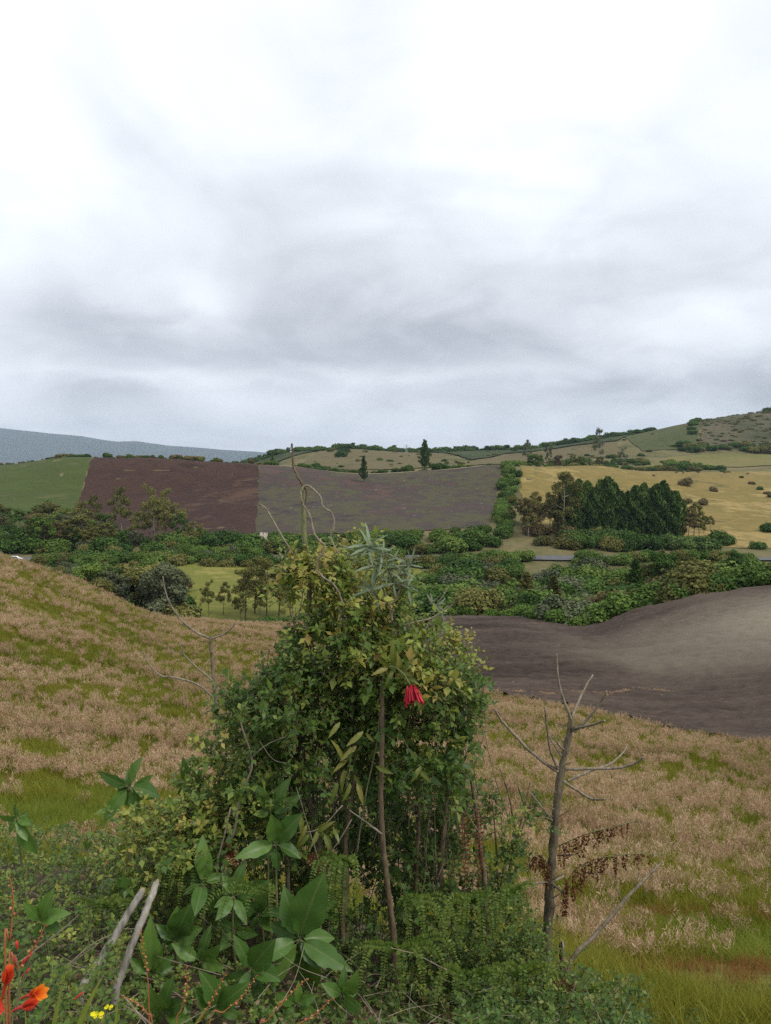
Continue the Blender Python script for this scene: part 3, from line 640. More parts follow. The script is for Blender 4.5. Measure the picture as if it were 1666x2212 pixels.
# gum trees in front of the bare field
for px, Y, h, lab in ((264, 322, 22, 'slim gum tree with pale trunk standing alone before the bare field'), (357, 312, 21, 'tall gum tree with pale forked trunk right of the lone gum tree'), (322, 318, 22, 'thin gum tree between the two pale-trunked gum trees'), (206, 322, 19, 'gum tree at the left edge of the bare field'), (300, 312, 13, 'short gum tree below the thin gum tree'), (335, 306, 15, 'short olive gum tree left of the forked gum tree'), (375, 310, 16, 'olive gum tree right of the forked gum tree'), (392, 305, 12, 'small dark tree at the right of the gum trees'), (235, 312, 12, 'brownish small tree left of the lone gum tree'), (182, 318, 17, 'olive tree at the wood edge by the bare field'), (420, 300, 10, 'low rounded tree below the bare field')):
    tree(EUC, px, Y, h, 'leaf_olive' if 'small' not in lab else 'leaf_dark', lab, None, 'gum_tree', 'bark_pale', wide=.85 if h > 18 else 1.2, lean=.04)
# left valley trees behind the near slope -------------------------------------------------------
lim_lv = lambda px: float(np.interp(px, [40, 90, 130, 200, 260, 320, 385, 400], [1206, 1200, 1196, 1206, 1206, 1204, 1222, 1240]))
for k in range(78):
    px = uni(62, 388); Y = uni(158, 262); h = toplimit(px, Y, uni(8, 14), lim_lv(px) + uni(0, 30))
    if h < 3: continue
    tree(DENSE if k % 2 else TREE, px, Y, h, mixkey({'leaf_olive': 5, 'leaf_mid': 2, 'leaf_brown': 2, 'leaf_dark': 2, 'leaf_grey': 2}), 'olive bushy tree in the valley wood behind the left grass slope', 'valley wood behind the left slope', 'broadleaf_tree', nominal=9 if k % 2 else 12, wide=1.1)
for k in range(80):
    px = uni(60, 385 if k % 3 else 330); Y = uni(160, 262)
    bush(px, Y, toplimit(px, Y, uni(4, 7), lim_lv(px) + 15), mixkey({'leaf_olive': 3, 'leaf_mid': 2, 'leaf_dark': 3, 'leaf_brown': 1.5}), 'shrub filling the valley wood behind the left grass slope', 'shrubs in the valley wood', wide=1.1)
# trees standing in the pasture
for px, Y, h, v, lab in ((365, 178, 13.5, 0, 'tall grey-green gum tree at the left edge of the valley pasture'), (449, 186, 8.6, 1, 'thin pole-like gum tree in the pasture, left of two'), (480, 188, 8.2, 2, 'thin pole-like gum tree in the pasture, right of two'), (528, 184, 12.5, 3, 'dark gum tree at the left of the pasture clump'), (548, 190, 14.5, 0, 'tallest gum tree of the pasture clump'), (574, 186, 13.5, 1, 'gum tree in the middle of the pasture clump'), (600, 188, 13.0, 2, 'gum tree right of the middle of the pasture clump'), (628, 186, 12.0, 3, 'gum tree of the pasture clump nearest the central shrub'), (560, 182, 8.0, 2, 'short gum tree in front of the pasture clump'), (518, 180, 7.0, 0, 'low dark gum tree at the foot of the pasture clump'), (612, 181, 7.5, 3, 'short dark gum tree at the right foot of the pasture clump')):
    tree(EUC, px, Y, h, 'leaf_grey' if 'grey' in lab else 'leaf_olive', lab, None, 'gum_tree', 'bark_brown', variant=v, wide=1.05 if h > 9 else .8)
tree(DENSE, 338, 176, 6.5, 'leaf_dark', 'narrow dark ivy-wrapped trunk at the left edge of the pasture', None, 'broadleaf_tree', nominal=9, wide=.42)
for px in list(range(352, 700, 17)):
    bush(px, knot(px, 6)[1] + uni(48, 58) if px < 600 else 178, uni(1.8, 3.6), mixkey({'leaf_mid': 3, 'leaf_dark': 3, 'leaf_bright': 2}), 'low green bush along the near edge of the valley pasture', 'bushes at the near edge of the pasture', wide=1.2)
for k in range(260):
    px = uni(1505, 1720); bush(px, uni(815, 1003), uni(.8, 2.8), mixkey({'leaf_brown': 3, 'leaf_olive': 3, 'leaf_dark': 1.5}), 'scrub bush on the brown right hillside', 'scrub on the right hill', wide=1.5)
for k in range(70):
    px = uni(640, 1500); bush(px, uni(640, 960), uni(1.2, 4.2), mixkey({'leaf_dark': 3, 'leaf_olive': 3}), 'bush on the far grassy hills', 'bushes on far grassy hills', wide=1.2)
for k in range(46):
    px = uni(1120, 1500); bush(px, uni(545, 720) if px < 1300 else uni(600, 760), uni(2.5, 7), mixkey({'leaf_dark': 3, 'leaf_olive': 3, 'leaf_mid': 2}), 'bush behind the golden crest', 'bushes behind the golden crest', wide=1.2)
# skyline --------------------------------------------------------------------------------------
for px, Y, h, kind, lab in ((918, 486, 19, CONI, 'tall dark spreading conifer on the edge of the weedy field'), (786, 440, 15, CONI, 'shorter conifer standing inside the weedy field'), (590, 520, 10.5, CONI, 'lone conifer on the skyline above the bare field'), (562, 640, 9, DENSE, 'dark round tree on the skyline left of the lone conifer')):
    tree(kind, px, Y, h, 'leaf_pine' if kind is CONI else 'leaf_dark', lab, None, 'conifer_tree' if kind is CONI else 'broadleaf_tree', nominal=10 if kind is CONI else 9, wide=(.95 if px > 900 else .7))
for k in range(64):
    px = uni(440, 1300); h = uni(3.5, 9)
    tree(DENSE, px, 1000 + uni(-25, 15), h, 'leaf_dark', 'small dark tree in the wooded line along the far ridge', 'wooded line on the far ridge', 'broadleaf_tree', nominal=9, wide=1.2)
for k in range(190):
    px = uni(430, 1380); bush(px, uni(960, 1012), uni(3.5, 9), 'leaf_dark', 'dark bush on the far wooded ridge', 'bushes on the far ridge', wide=1.5)
for k in range(22):
    px = uni(1130, 1410); bush(px, 1000 + uni(-12, 6), uni(4, 8), 'leaf_dark', 'dark bush on the rising right ridge', 'bushes on the right ridge', wide=1.4)
for px, Y, h in ((1502, 985, 7), (1496, 960, 6), (1493, 930, 7), (1490, 900, 6), (1492, 870, 6), (1660, 1000, 11), (1404, 1000, 5)):
    bush(px, Y, h, 'leaf_dark', 'dark bush along the upper right hill boundary', 'bushes on the upper right hill', wide=1.3)
for k in range(40):
    px = uni(1440, 1700); bush(px, uni(785, 815), uni(4, 8), mixkey({'leaf_dark': 3, 'leaf_olive': 2}), 'bush in the dark line below the right hilltop', 'bush line below the right hilltop', wide=1.3)
for k in range(22):
    px = uni(1440, 1560) if k < 14 else uni(1300, 1450); bush(px, uni(640, 700), uni(4, 8) if k < 14 else uni(3, 5), mixkey({'leaf_dark': 3, 'leaf_mid': 2}), 'bush beyond the crest of the golden pasture', 'bushes beyond the golden crest', wide=1.2)
for k in range(14):
    px = uni(1140, 1330); tree(TREE if k % 2 else DENSE, px, uni(560, 680), uni(7, 13), mixkey({'leaf_olive': 3, 'leaf_mid': 2, 'leaf_brown': 1}), 'tree behind the crest of the golden pasture', 'trees beyond the golden crest', 'broadleaf_tree', nominal=12 if k % 2 else 9)
for px, Y, h, lab in ((1290, 690, 32, 'tall wispy gum tree breaking the skyline above the golden pasture'), (1136, 640, 24, 'wispy bare tree on the skyline at the hedge top'), (1180, 640, 22, 'leaning pale dead trunk on the skyline above the golden pasture'), (1345, 640, 18, 'spreading pale-limbed tree behind the golden crest')):
    tree(EUC, px, Y, h, 'leaf_grey', lab, None, 'gum_tree', 'bark_pale', wide=.55 if h > 20 else .9, lean=.12 if 'lean' in lab else 0)
for px in (1440, 1452, 1468, 1485, 1505, 1560, 1572, 1600, 1622, 1640, 1655, 1666):
    Y = 585 if px < 1520 else np.interp(px, [1555, 1600, 1640, 1666], [600, 530, 480, 455]); bush(px, Y, uni(1.4, 3.4), mixkey({'leaf_olive': 2, 'leaf_brown': 1, 'leaf_dark': 1}), 'small bush in the hedge across the golden pasture', 'hedge across the golden pasture', wide=1.1)
for k in range(170):
    px = uni(-60, 600); Y = np.interp(px, [0, 165, 330, 480, 620], [505, 500, 495, 490, 487]) + uni(-2, 10)
    bush(px, Y, .6 + 3.4 * vr.random() ** 2.2, mixkey({'leaf_dark': 2, 'leaf_olive': 2, 'leaf_brown': 1}), 'small bush along the crest above the green and bare fields', 'bushes on the crest of the far slope', wide=uni(.8, 1.5))
for k in range(80):
    px = uni(590, 1090); bush(px, np.interp(px, [590, 780, 1090], [486, 482, 490]) + uni(-2, 9), .5 + 2.6 * vr.random() ** 2, mixkey({'leaf_dark': 2, 'leaf_mid': 2, 'leaf_olive': 1}), 'small bush along the crest above the weedy field', 'bushes on the crest above the weedy field', wide=1.3)
for px, Y, h in ((680, 500, 5.5), (700, 498, 5), (655, 502, 4.5), (995, 500, 4), (880, 487, 5), (945, 488, 5), (740, 860, 9), (737, 830, 8), (742, 890, 9)):
    bush(px, Y, h, 'leaf_dark', 'larger dark bush beyond the crest of the weedy field', 'larger bushes beyond the weedy field', wide=1.2)

# ------------------------------------------------------------------ instanced masses (far bushes, grass)
def gn_instances(name, pts, rot, scl, idx, tint, sources, label, cat):
    """one object whose points carry copies of the source meshes"""
    src = bpy.data.collections.new(name + '_source')
    for k, (me, mt) in enumerate(sources):
        o = bpy.data.objects.new('%s_source_%03d' % (name, k), me)
        if not me.materials: me.materials.append(mt)
        o.material_slots[0].link = 'OBJECT'; o.material_slots[0].material = mt
        src.objects.link(o)
    me = bpy.data.meshes.new(name); n = len(pts)
    me.vertices.add(n); me.vertices.foreach_set('co', np.asarray(pts, np.float32).ravel()); me.update()
    def put(nm, typ, key, arr):
        at = me.attributes.new(nm, typ, 'POINT'); at.data.foreach_set(key, arr)
    put('rot', 'FLOAT_VECTOR', 'vector', np.asarray(rot, np.float32).ravel()); put('scl', 'FLOAT_VECTOR', 'vector', np.asarray(scl, np.float32).ravel())
    put('idx', 'INT', 'value', np.asarray(idx, np.int32)); put('tint', 'FLOAT', 'value', np.asarray(tint, np.float32))
    o = link(name, me, label=label, cat=cat, kind='stuff')
    ng = bpy.data.node_groups.new(name, 'GeometryNodeTree')
    ng.interface.new_socket('Geometry', in_out='INPUT', socket_type='NodeSocketGeometry'); ng.interface.new_socket('Geometry', in_out='OUTPUT', socket_type='NodeSocketGeometry')
    N = ng.nodes.new; gi = N('NodeGroupInput'); go = N('NodeGroupOutput')
    ci = N('GeometryNodeCollectionInfo'); ci.inputs['Collection'].default_value = src; ci.inputs['Separate Children'].default_value = True; ci.inputs['Reset Children'].default_value = True
    iop = N('GeometryNodeInstanceOnPoints'); iop.inputs['Pick Instance'].default_value = True
    def na(nm, typ):
        a = N('GeometryNodeInputNamedAttribute'); a.data_type = typ; a.inputs['Name'].default_value = nm; return a.outputs['Attribute']
    L = ng.links.new
    L(gi.outputs[0], iop.inputs['Points']); L(ci.outputs[0], iop.inputs['Instance']); L(na('idx', 'INT'), iop.inputs['Instance Index'])
    L(na('rot', 'FLOAT_VECTOR'), iop.inputs['Rotation']); L(na('scl', 'FLOAT_VECTOR'), iop.inputs['Scale'])
    L(iop.outputs[0], go.inputs[0])
    md = o.modifiers.new('copies', 'NODES'); md.node_group = ng
    return o
def place_bushes():
    BUSHES.sort(key=lambda b: -b['h'] / b['Y'] - (1 if b['group'] is None else 0))
    near, far = BUSHES[:288], BUSHES[288:]
    for b in near:
        lab = b['label']
        if b['group']:
            where = {0: 'left', 1: 'middle', 2: 'right'}[0 if b['px'] < 555 else 1 if b['px'] < 1110 else 2]
            if b['px'] >= 1110: where = 'far right' if b['px'] > 1400 else 'right'
            lab = (SHADE[b['key']] + ' ' if 'green' not in lab.split(' in ')[0] else '') + lab
            if len(lab.split()) < 14: lab += ', ' + where
        o = link(b['name'], BUSH[b['v']], None, b['loc'], label=lab, cat='bush', group=b['group'])
        o.scale = b['s']; o.rotation_euler = (0, 0, b['r']); setmat(o, b['key'])
    keys = sorted(SHADE); src = [(BUSH[v], M[k]) for k in keys for v in range(3)]
    gn_instances('distant_bushes', [b['loc'] for b in far], [(0, 0, b['r']) for b in far], [b['s'] for b in far],
                 [keys.index(b['key']) * 3 + b['v'] % 3 for b in far], np.zeros(len(far)), src, 'small far bushes and scrub scattered over the hillsides and ridges', 'bushes')
place_bushes()

# ------------------------------------------------------------------ grass on the near slope
M['grass'] = leafmat('grass_blades', [(0, (.111, .126, .012)), (.4, (.175, .179, .020)), (.75, (.235, .215, .034)), (1, (.301, .236, .060))], .3, .6, .1, inst=True)
M['grass_lush'] = leafmat('lush_grass', [(0, (.093, .119, .014)), (.5, (.161, .196, .024)), (1, (.247, .254, .048))], .3, .6, .1, inst=True)
M['heads'] = leafmat('seed_heads', [(0, (.284, .185, .111)), (.45, (.440, .296, .194)), (1, (.566, .417, .290))], .25, .8, .05, inst=True)
M['redgrass'] = leafmat('red_grass', [(0, (.115, .054, .017)), (.5, (.218, .090, .033)), (1, (.276, .156, .055))], .3, .7, .05, inst=True)
def blades(mb, r, n, h0, h1, spread, w, lean=.35, tl=0, th=1):
    for k in range(n):
        a = r.random() * 6.283; q = spread * math.sqrt(r.random()); b = np.array((math.cos(a) * q, math.sin(a) * q, -.05)); h = h0 + (h1 - h0) * r.random()
        d = r.normal(size=2) * lean * h; ww = w * (.6 + .8 * r.random()); e = r.random() * 3.14; sd = np.array((math.cos(e) * ww, math.sin(e) * ww, 0))
        m = b + np.array((d[0] * .35, d[1] * .35, h * .6)); t = b + np.array((d[0], d[1], h))
        mb.add([b - sd, b + sd, m + sd * .8, m - sd * .8, t], [(0, 1, 2, 3)], tl + (th - tl) * r.random()); mb.f.append(np.array([(mb.n - 2, mb.n - 3, mb.n - 1)]))
def heads(mb, r, n, h0, h1, spread, lean=.22):
    st = MB()
    for k in range(n):
        a = r.random() * 6.283; q = spread * math.sqrt(r.random()); b = np.array((math.cos(a) * q, math.sin(a) * q, 0)); h = h0 + (h1 - h0) * r.random()
        d = r.normal(size=2) * lean * h; t = b + np.array((d[0], d[1], h)); tn = r.random()
        for i in range(15):
            q = i / 15; c = t + (b - t) * .36 * q * np.array((1, 1, 1)); wd = .010 + .045 * q * (1 - .3 * q)
            o = np.array((r.normal() * wd, r.normal() * wd, 0)); u = r.normal(size=3); u[2] = abs(u[2]) * 1.8 + .6; u /= np.linalg.norm(u); s = np.cross(u, r.normal(size=3)); s *= .0065 / np.linalg.norm(s)
            ln = .05 + .03 * r.random()
            mb.add([c + o - s, c + o + s, c + o + u * ln + s * .5, c + o + u * ln - s * .5], [(0, 1, 2, 3)], np.clip(tn + .3 * (r.random() - .5), 0, 1))
def grass_sources():
    out = {'seed': [], 'blade': [], 'lush': [], 'red': []}
    for v in range(4):
        r = np.random.default_rng(200 + v)
        mb = MB(); heads(mb, r, 12, .34, .60, .20); out['seed'].append((mb.mesh('seed_head_tuft'), M['heads']))
        mb = MB(); blades(mb, r, 60, .16, .50, .28, .0050, .42); out['blade'].append((mb.mesh('grass_tuft'), M['grass']))
        mb = MB(); blades(mb, r, 84, .08, .34, .27, .0038, .55); out['lush'].append((mb.mesh('lush_tuft'), M['grass_lush']))
        mb = MB(); blades(mb, r, 50, .14, .38, .26, .0038, .45); out['red'].append((mb.mesh('red_tuft'), M['redgrass']))
    return out
GS = grass_sources()
def slope_points():
    P_ = []
    for lo, hi, dens in ((3.4, 10, 48), (10, 18, 22), (18, 32, 12), (32, 60, 8), (60, 125, 5)):
        area = .5 * (hi * hi - lo * lo) * 1.3; n = int(area * dens)
        y = np.sqrt(lo * lo + (hi * hi - lo * lo) * rng.random(n)); u = -.72 + 1.38 * rng.random(n); P_.append(np.stack([u * y, y], 1))
    p = np.concatenate(P_)
    u = p[:, 0] / p[:, 1]
    edge = np.exp(np.interp(u, GU, GL[:, 6])); bank = np.exp(np.interp(u, GU, GL[:, 2]))
    left = u < ray(700, 1106)[0]
    lim = np.where(left, edge * 1.07, edge + 1.4 + vnoise(p[:, 0], p[:, 1], 1.3) * 1.2)
    return p[(p[:, 1] < lim) & (p[:, 1] > bank + .9 - 1.5 * np.clip((u - .2) * 8, 0, 1))]
gp_all = slope_points()
gx, gy = gp_all[:, 0], gp_all[:, 1]; gz = H(gx, gy)
gpx, gpy = pxof(gx, gy, gz)
n_ = len(gx)
# seeding stands follow patches and bands across the slope; the hollow by the bank and the lower right stay green
patch = vnoise(gx, gy, 7, 4) * .75 + vnoise(gx, gy, 2.6, 1.7) * 1.1 + vnoise(gx, gy, 21, 13) * .5 + vnoise(gx, gy, 1.05, .8) * 1.1 + vnoise(gx, gy, .5, .45) * .7
hollow_l = np.clip(1 - np.hypot((gx + 6.2) / 6.0, (gy - 14.0) / 9.5), 0, 1) * 1.5
hollow_r = np.clip(1 - np.hypot((gx - 4.8) / 4.6, (gy - 8.2) / 5.2), 0, 1) * 1.35
seedy = patch - hollow_l - hollow_r + .06
redz = vnoise(gx + 40, gy, 1.6, 1.2) * 1.1 + np.clip(1 - np.hypot((gx - 3.2) / 2.6, (gy - 7.2) / 1.6), 0, 1) * .75 + np.clip(1 - np.hypot((gx - 5.4) / .9, (gy - 10.5) / 1.6), 0, 1) * .8 + np.clip(1 - np.hypot((gx + 3.5) / 2.2, (gy - 12) / 3.0), 0, 1) * .3
size = np.interp(gy, [5, 9, 20, 60, 120], [.42, .62, .95, 1.1, 1.2]) * (.75 + .5 * rng.random(n_))
def emit(name, mask, src, label, cat, k=1.0, tint=None):
    m = np.where(mask)[0]; t = rng.random(len(m)) if tint is None else tint[m]
    rot = np.stack([rng.normal(size=len(m)) * .12, rng.normal(size=len(m)) * .12, rng.random(len(m)) * 6.283], 1)
    s = (size[m] * k)[:, None] * np.array((1.15, 1.15, 1.0))
    gn_instances(name, np.stack([gx[m], gy[m], gz[m]], 1), rot, s, rng.integers(0, 4, len(m)), t, src, label, cat)
tn = np.clip(.5 + vnoise(gx, gy, 5, 3) * 1.1 + (rng.random(n_) - .5) * .5, 0, 1)
isred = redz > .42
prob = 1 / (1 + np.exp(-(seedy - .07) / .25))
emit('seeding_grass', (rng.random(n_) < prob * .95) & ~((gy < 7.5) & (gx > .6)) & (rng.random(n_) < .72), GS['seed'], 'feathery pinkish-tan seed heads over the grass slope', 'grass', 1.0, tn)
emit('slope_grass', (seedy > -.5) & ~isred, GS['blade'], 'olive grass blades under the seed heads on the slope', 'grass', 1.08, tn)
emit('lush_grass', (rng.random(n_) < 1 - prob) & ~isred, GS['lush'], 'short green grass in the hollows of the slope', 'grass', 1.0, tn)
emit('red_grass', isred, GS['red'], 'reddish grass patches at the foot of the slope', 'grass', .8, tn)

# ------------------------------------------------------------------ foreground plants on the verge
M['small_leaf'] = leafmat('shrub_small_leaves', [(0, (.030, .065, .013)), (.3, (.062, .122, .022)), (.6, (.115, .175, .032)), (.85, (.25, .285, .05)), (.95, (.34, .32, .07)), (1, (.30, .17, .05))], .32, .45, .25)
M['one_leaf'] = leafmat('shrub_single_leaf', [(0, (.030, .065, .013)), (.3, (.062, .122, .022)), (.6, (.115, .175, .032)), (.85, (.25, .285, .05)), (.95, (.34, .32, .07)), (1, (.30, .17, .05))], .32, .42, .3, objvar=.12)
M['broad'] = leafmat('broad_leaf', [(0, (.037, .086, .022)), (.5, (.076, .158, .030)), (1, (.144, .255, .042))], .3, .4, .35, objvar=.6, rib=(.163, .220, .069))
M['silver'] = leafmat('silver_leaf', [(0, (.110, .154, .094)), (.5, (.187, .237, .154)), (1, (.297, .352, .242))], .28, .55, .2, objvar=.5, rib=(.385, .418, .286))
M['strap'] = leafmat('vine_leaf', [(0, (.085, .12, .018)), (.5, (.16, .18, .03)), (1, (.26, .20, .045))], .35, .4, .35, objvar=.8, rib=(.30, .30, .10))
M['fern'] = leafmat('fern_green', [(0, (.047, .088, .016)), (.5, (.101, .155, .026)), (1, (.176, .216, .042))], .32, .5, .2, objvar=.4)
M['dryfern'] = leafmat('fern_dry', [(0, (.055, .022, .012)), (.5, (.12, .048, .022)), (1, (.20, .085, .035))], .25, .7, .1)
M['litter'] = leafmat('leaf_litter', [(0, (.06, .035, .018)), (.5, (.15, .095, .05)), (1, (.28, .20, .12))], .15, .8, .1)
M['stem'] = barkmat('stem_brown', (.07, .05, .03), (.19, .14, .085), 60)
M['stem_grey'] = barkmat('stem_grey', (.075, .058, .036), (.22, .18, .12), 55)
M['stem_green'] = barkmat('stem_green', (.10, .11, .045), (.21, .21, .10), 50)
M['stem_pale'] = barkmat('twig_pale', (.12, .095, .065), (.31, .26, .19), 60)
M['wood'] = barkmat('weathered_wood', (.10, .088, .068), (.42, .385, .325), 32)
M['bead'] = leafmat('seed_pod', [(0, (.20, .06, .025)), (.5, (.36, .13, .05)), (1, (.45, .24, .09))], .1, .5, .2)
M['red'] = leafmat('red_flower', [(0, (.35, .008, .020)), (.6, (.62, .022, .045)), (1, (.75, .10, .10))], .25, .4, .3)
M['orange'] = leafmat('orange_flower', [(0, (.55, .045, .045)), (.5, (.78, .10, .035)), (1, (.88, .30, .02))], .3, .4, .3)
M['yellow_petal'] = leafmat('yellow_flower', [(0, (.75, .62, .01)), (1, (.85, .78, .02))], .3, .5, .2)
M['sword'] = leafmat('sword_leaf', [(0, (.12, .16, .02)), (.5, (.19, .22, .03)), (1, (.30, .24, .06))], .35, .4, .3, rib=(.28, .30, .10))

def gz0(p): return np.array((p[0], p[1], float(H(p[0], p[1]))))
def blob_points(blobs, clump=True):
    C, O, T = [], [], []
    for px, py, Y, rx, ry, rd, n, t0 in blobs:
        c = P(px, py, Y); sc_ = np.array((rx * Y / FPX, rd, ry * Y / FPX))
        m = max(1, n // 9) if clump else n                 # leaves gather on boughs, with gaps between them
        d = rdir(m); r = rng.random(m) ** .42; q = rng.integers(0, m, n); off = rng.normal(size=(n, 3)) * (.19 if clump and n > 12 else .6)
        C.append(c + (d[q] * r[q][:, None] + off) * sc_); o = d[q] * .8 + off; O.append(o / (np.linalg.norm(o, axis=1)[:, None] + 1e-6)); T.append(t0 + ((rng.random(m) - .45) * .38)[q])
    return np.concatenate(C), np.concatenate(O), np.concatenate(T)
def sprigs(C, O, T, lmin=.016, lmax=.034, length=(.07, .17), up=.35, nleaf=10, twigs=True, tj=.45, narrow=False):
    """leafy twigs: returns leaf frames and a mesh block of the twigs"""
    n = len(C); D = O * .55 + rdir(n) * .6 + np.array((0, -.12, up)); D /= np.linalg.norm(D, axis=1)[:, None]
    ln = length[0] + (length[1] - length[0]) * rng.random(n)
    k = np.tile(np.arange(nleaf), n); i = np.repeat(np.arange(n), nleaf)
    side = np.cross(D, rdir(n)); side /= np.linalg.norm(side, axis=1)[:, None]
    s2 = np.cross(D, side)
    t = (k + rng.random(len(k)) * .8) / nleaf; ang = k * 2.4 + rng.random(n)[i] * 6
    bend = np.array((0, 0, -1)) * (.25 * ln)[:, None]
    L = C[i] + D[i] * (ln[i] * t)[:, None] + bend[i] * (t * t)[:, None]
    lat = side[i] * np.cos(ang)[:, None] + s2[i] * np.sin(ang)[:, None]
    LD = lat * .9 + D[i] * .55 + rdir(len(k)) * .3 + np.array((0, 0, -.08))
    U = np.array((0, -.25, 1.0)) + rdir(len(k)) * .55
    S = (lmin + (lmax - lmin) * rng.random(len(k))) * (.75 + .5 * np.sin(np.pi * np.clip(t, .1, 1)))
    tint = np.clip(T[i] + ((rng.random(n) - .5) * tj)[i] + (rng.random(len(k)) - .5) * .34, 0, .97)
    tw = MB()
    if twigs:
        q = np.linspace(0, 1, 4)
        path = C[:, None] + D[:, None] * (ln[:, None] * q)[:, :, None] + bend[:, None] * (q * q)[None, :, None]
        w = .0011 + .0008 * rng.random(n)
        a = side * w[:, None]; b = s2 * w[:, None]
        V = np.stack([path + a[:, None], path - .5 * a[:, None] + .87 * b[:, None], path - .5 * a[:, None] - .87 * b[:, None]], 2).reshape(-1, 3)
        F = []
        for st in range(3):
            for e in range(3): F.append((st*3 + e, st*3 + (e+1) % 3, st*3 + 3 + (e+1) % 3, st*3 + 3 + e))
        F = (np.array(F)[None] + (np.arange(n) * 12)[:, None, None]).reshape(-1, 4); tw.add(V, F, .5)
    return frames(LD, U), L, S, tint, tw
ONE = []
for k in range(8):
    mb = MB(); mb.add(LEAF_V * np.array((1 + .12 * math.sin(k * 2), 1, 1)), LEAF_F, (k + .5) / 8); ONE.append(mb.mesh('leaf')); ONE[-1].materials.append(M['one_leaf'])
def leafy(root, Rm, L, S, tint, single=290, name='foliage', mat='small_leaf', leafv=LEAF_V, leaff=LEAF_F):
    """the leaves that show largest are objects of their own, the rest one part"""
    o = np.argsort(-S / (L[:, 1] - .82 * np.percentile(L[:, 1], 2))) if single else np.arange(len(S))
    big, rest = o[:single], o[single:]
    for j in big:
        ob = link('leaf', ONE[min(7, int(tint[j] * 8))], root)
        m = Matrix([list(Rm[j][r] * S[j]) + [L[j][r] - root.location[r]] for r in range(3)] + [[0, 0, 0, 1]]); ob.matrix_local = m
    mb = MB(); scatter(mb, leafv, leaff, Rm[rest], L[rest], S[rest], tint[rest])
    part(name, mb, M[mat], root, kind='stuff')
def stem(root, pts, Y, r, mat='stem', name='stem', sides=7, ground=False, rough=.15, n=6, sub=None, smooth=True):
    Ys = [Y] * len(pts) if np.isscalar(Y) else np.interp(np.linspace(0, 1, len(pts)), np.linspace(0, 1, len(Y)), Y)
    w = [P(a, b, y) for (a, b), y in zip(pts, Ys)]
    if ground: w.append(gz0(w[-1]) - (0, 0, .05))
    mb = MB(); path = smoothpath(w, n); path[1:-1] += rng.normal(size=(len(path) - 2, 3)) * min(np.min(r), .006) * .22
    tube(mb, path, r, sides, .5, rough); return part(name, mb, M[mat], root, smooth, sub=sub)

# --- the central shrub overgrown with climbers -------------------------------------------------
shrub = thing('overgrown_shrub', gz0(P(850, 2100, 4.1)), 'tall green shrub overgrown with climbers in the middle foreground', 'shrub')
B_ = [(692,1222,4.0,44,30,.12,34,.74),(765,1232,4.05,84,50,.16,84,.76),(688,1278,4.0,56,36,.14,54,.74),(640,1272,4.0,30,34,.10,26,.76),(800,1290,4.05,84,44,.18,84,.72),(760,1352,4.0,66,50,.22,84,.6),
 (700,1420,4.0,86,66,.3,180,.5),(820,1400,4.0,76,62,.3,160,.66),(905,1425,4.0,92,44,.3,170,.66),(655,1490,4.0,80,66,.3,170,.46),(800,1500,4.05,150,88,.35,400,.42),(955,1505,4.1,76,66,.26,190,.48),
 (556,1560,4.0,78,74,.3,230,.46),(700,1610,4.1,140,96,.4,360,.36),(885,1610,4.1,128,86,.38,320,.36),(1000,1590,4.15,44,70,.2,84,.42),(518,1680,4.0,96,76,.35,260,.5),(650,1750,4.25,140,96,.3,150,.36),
 (870,1770,4.3,130,100,.3,170,.34),(700,1780,4.65,230,150,.15,420,.2),(890,1830,4.65,130,150,.15,260,.2),(500,1830,4.5,130,90,.15,200,.3),(425,1770,3.9,105,66,.35,240,.62),(350,1840,3.8,100,56,.3,220,.64),(985,1770,4.3,44,100,.2,64,.42),(740,1890,4.3,190,96,.3,160,.36),(950,1950,4.2,116,96,.25,150,.36)]  # rearmost leaf blobs tinted darker, shade of the interior put into leaf colour
for k in range(95):                                        # ragged shoots standing out of the outline
    b = B_[rng.integers(24)]; a = rng.random() * 6.283; q = 1.0 + .28 * rng.random()
    B_.append((b[0] + b[3] * q * math.cos(a), b[1] - b[4] * q * abs(math.sin(a)) if rng.random() < .7 else b[1] + b[4] * q * math.sin(a), b[2] - .1, 14, 14, .08, 4, b[7] + .12))
bC, bO, bT = blob_points(B_)
Rm, L_, S_, t_, tw = sprigs(bC, bO, bT, .017, .043, (.08, .19))
sz = rng.random(len(S_) // 10).repeat(10); S_ = S_ * (.7 + .75 * sz ** 2)     # several species, small and larger leaved
leafy(shrub, Rm, L_, S_, t_, 290)
tg = MB()
for k in range(330):                                       # tangle of thin climbing stems inside the shrub
    b = B_[rng.integers(27)]; x0 = b[0] + rng.normal() * b[3] * .55; y0 = b[1] + rng.normal() * b[4] * .6; ln = 60 + 150 * rng.random(); Yk = 3.95 + .3 * rng.random()
    if y0 < 1300: continue
    pp = [P(x0 + rng.normal() * 10 * q + ln * .22 * q * math.sin(k), y0 + ln * q, Yk + rng.normal() * .03) for q in (0, .33, .66, 1)]
    tube(tg, smoothpath(pp, 4), [.0012, .0028], 4, rng.random())
part('climbing_stems', tg, M['stem_grey'], shrub, kind='stuff')
part('twigs', tw, M['stem'], shrub, kind='stuff')
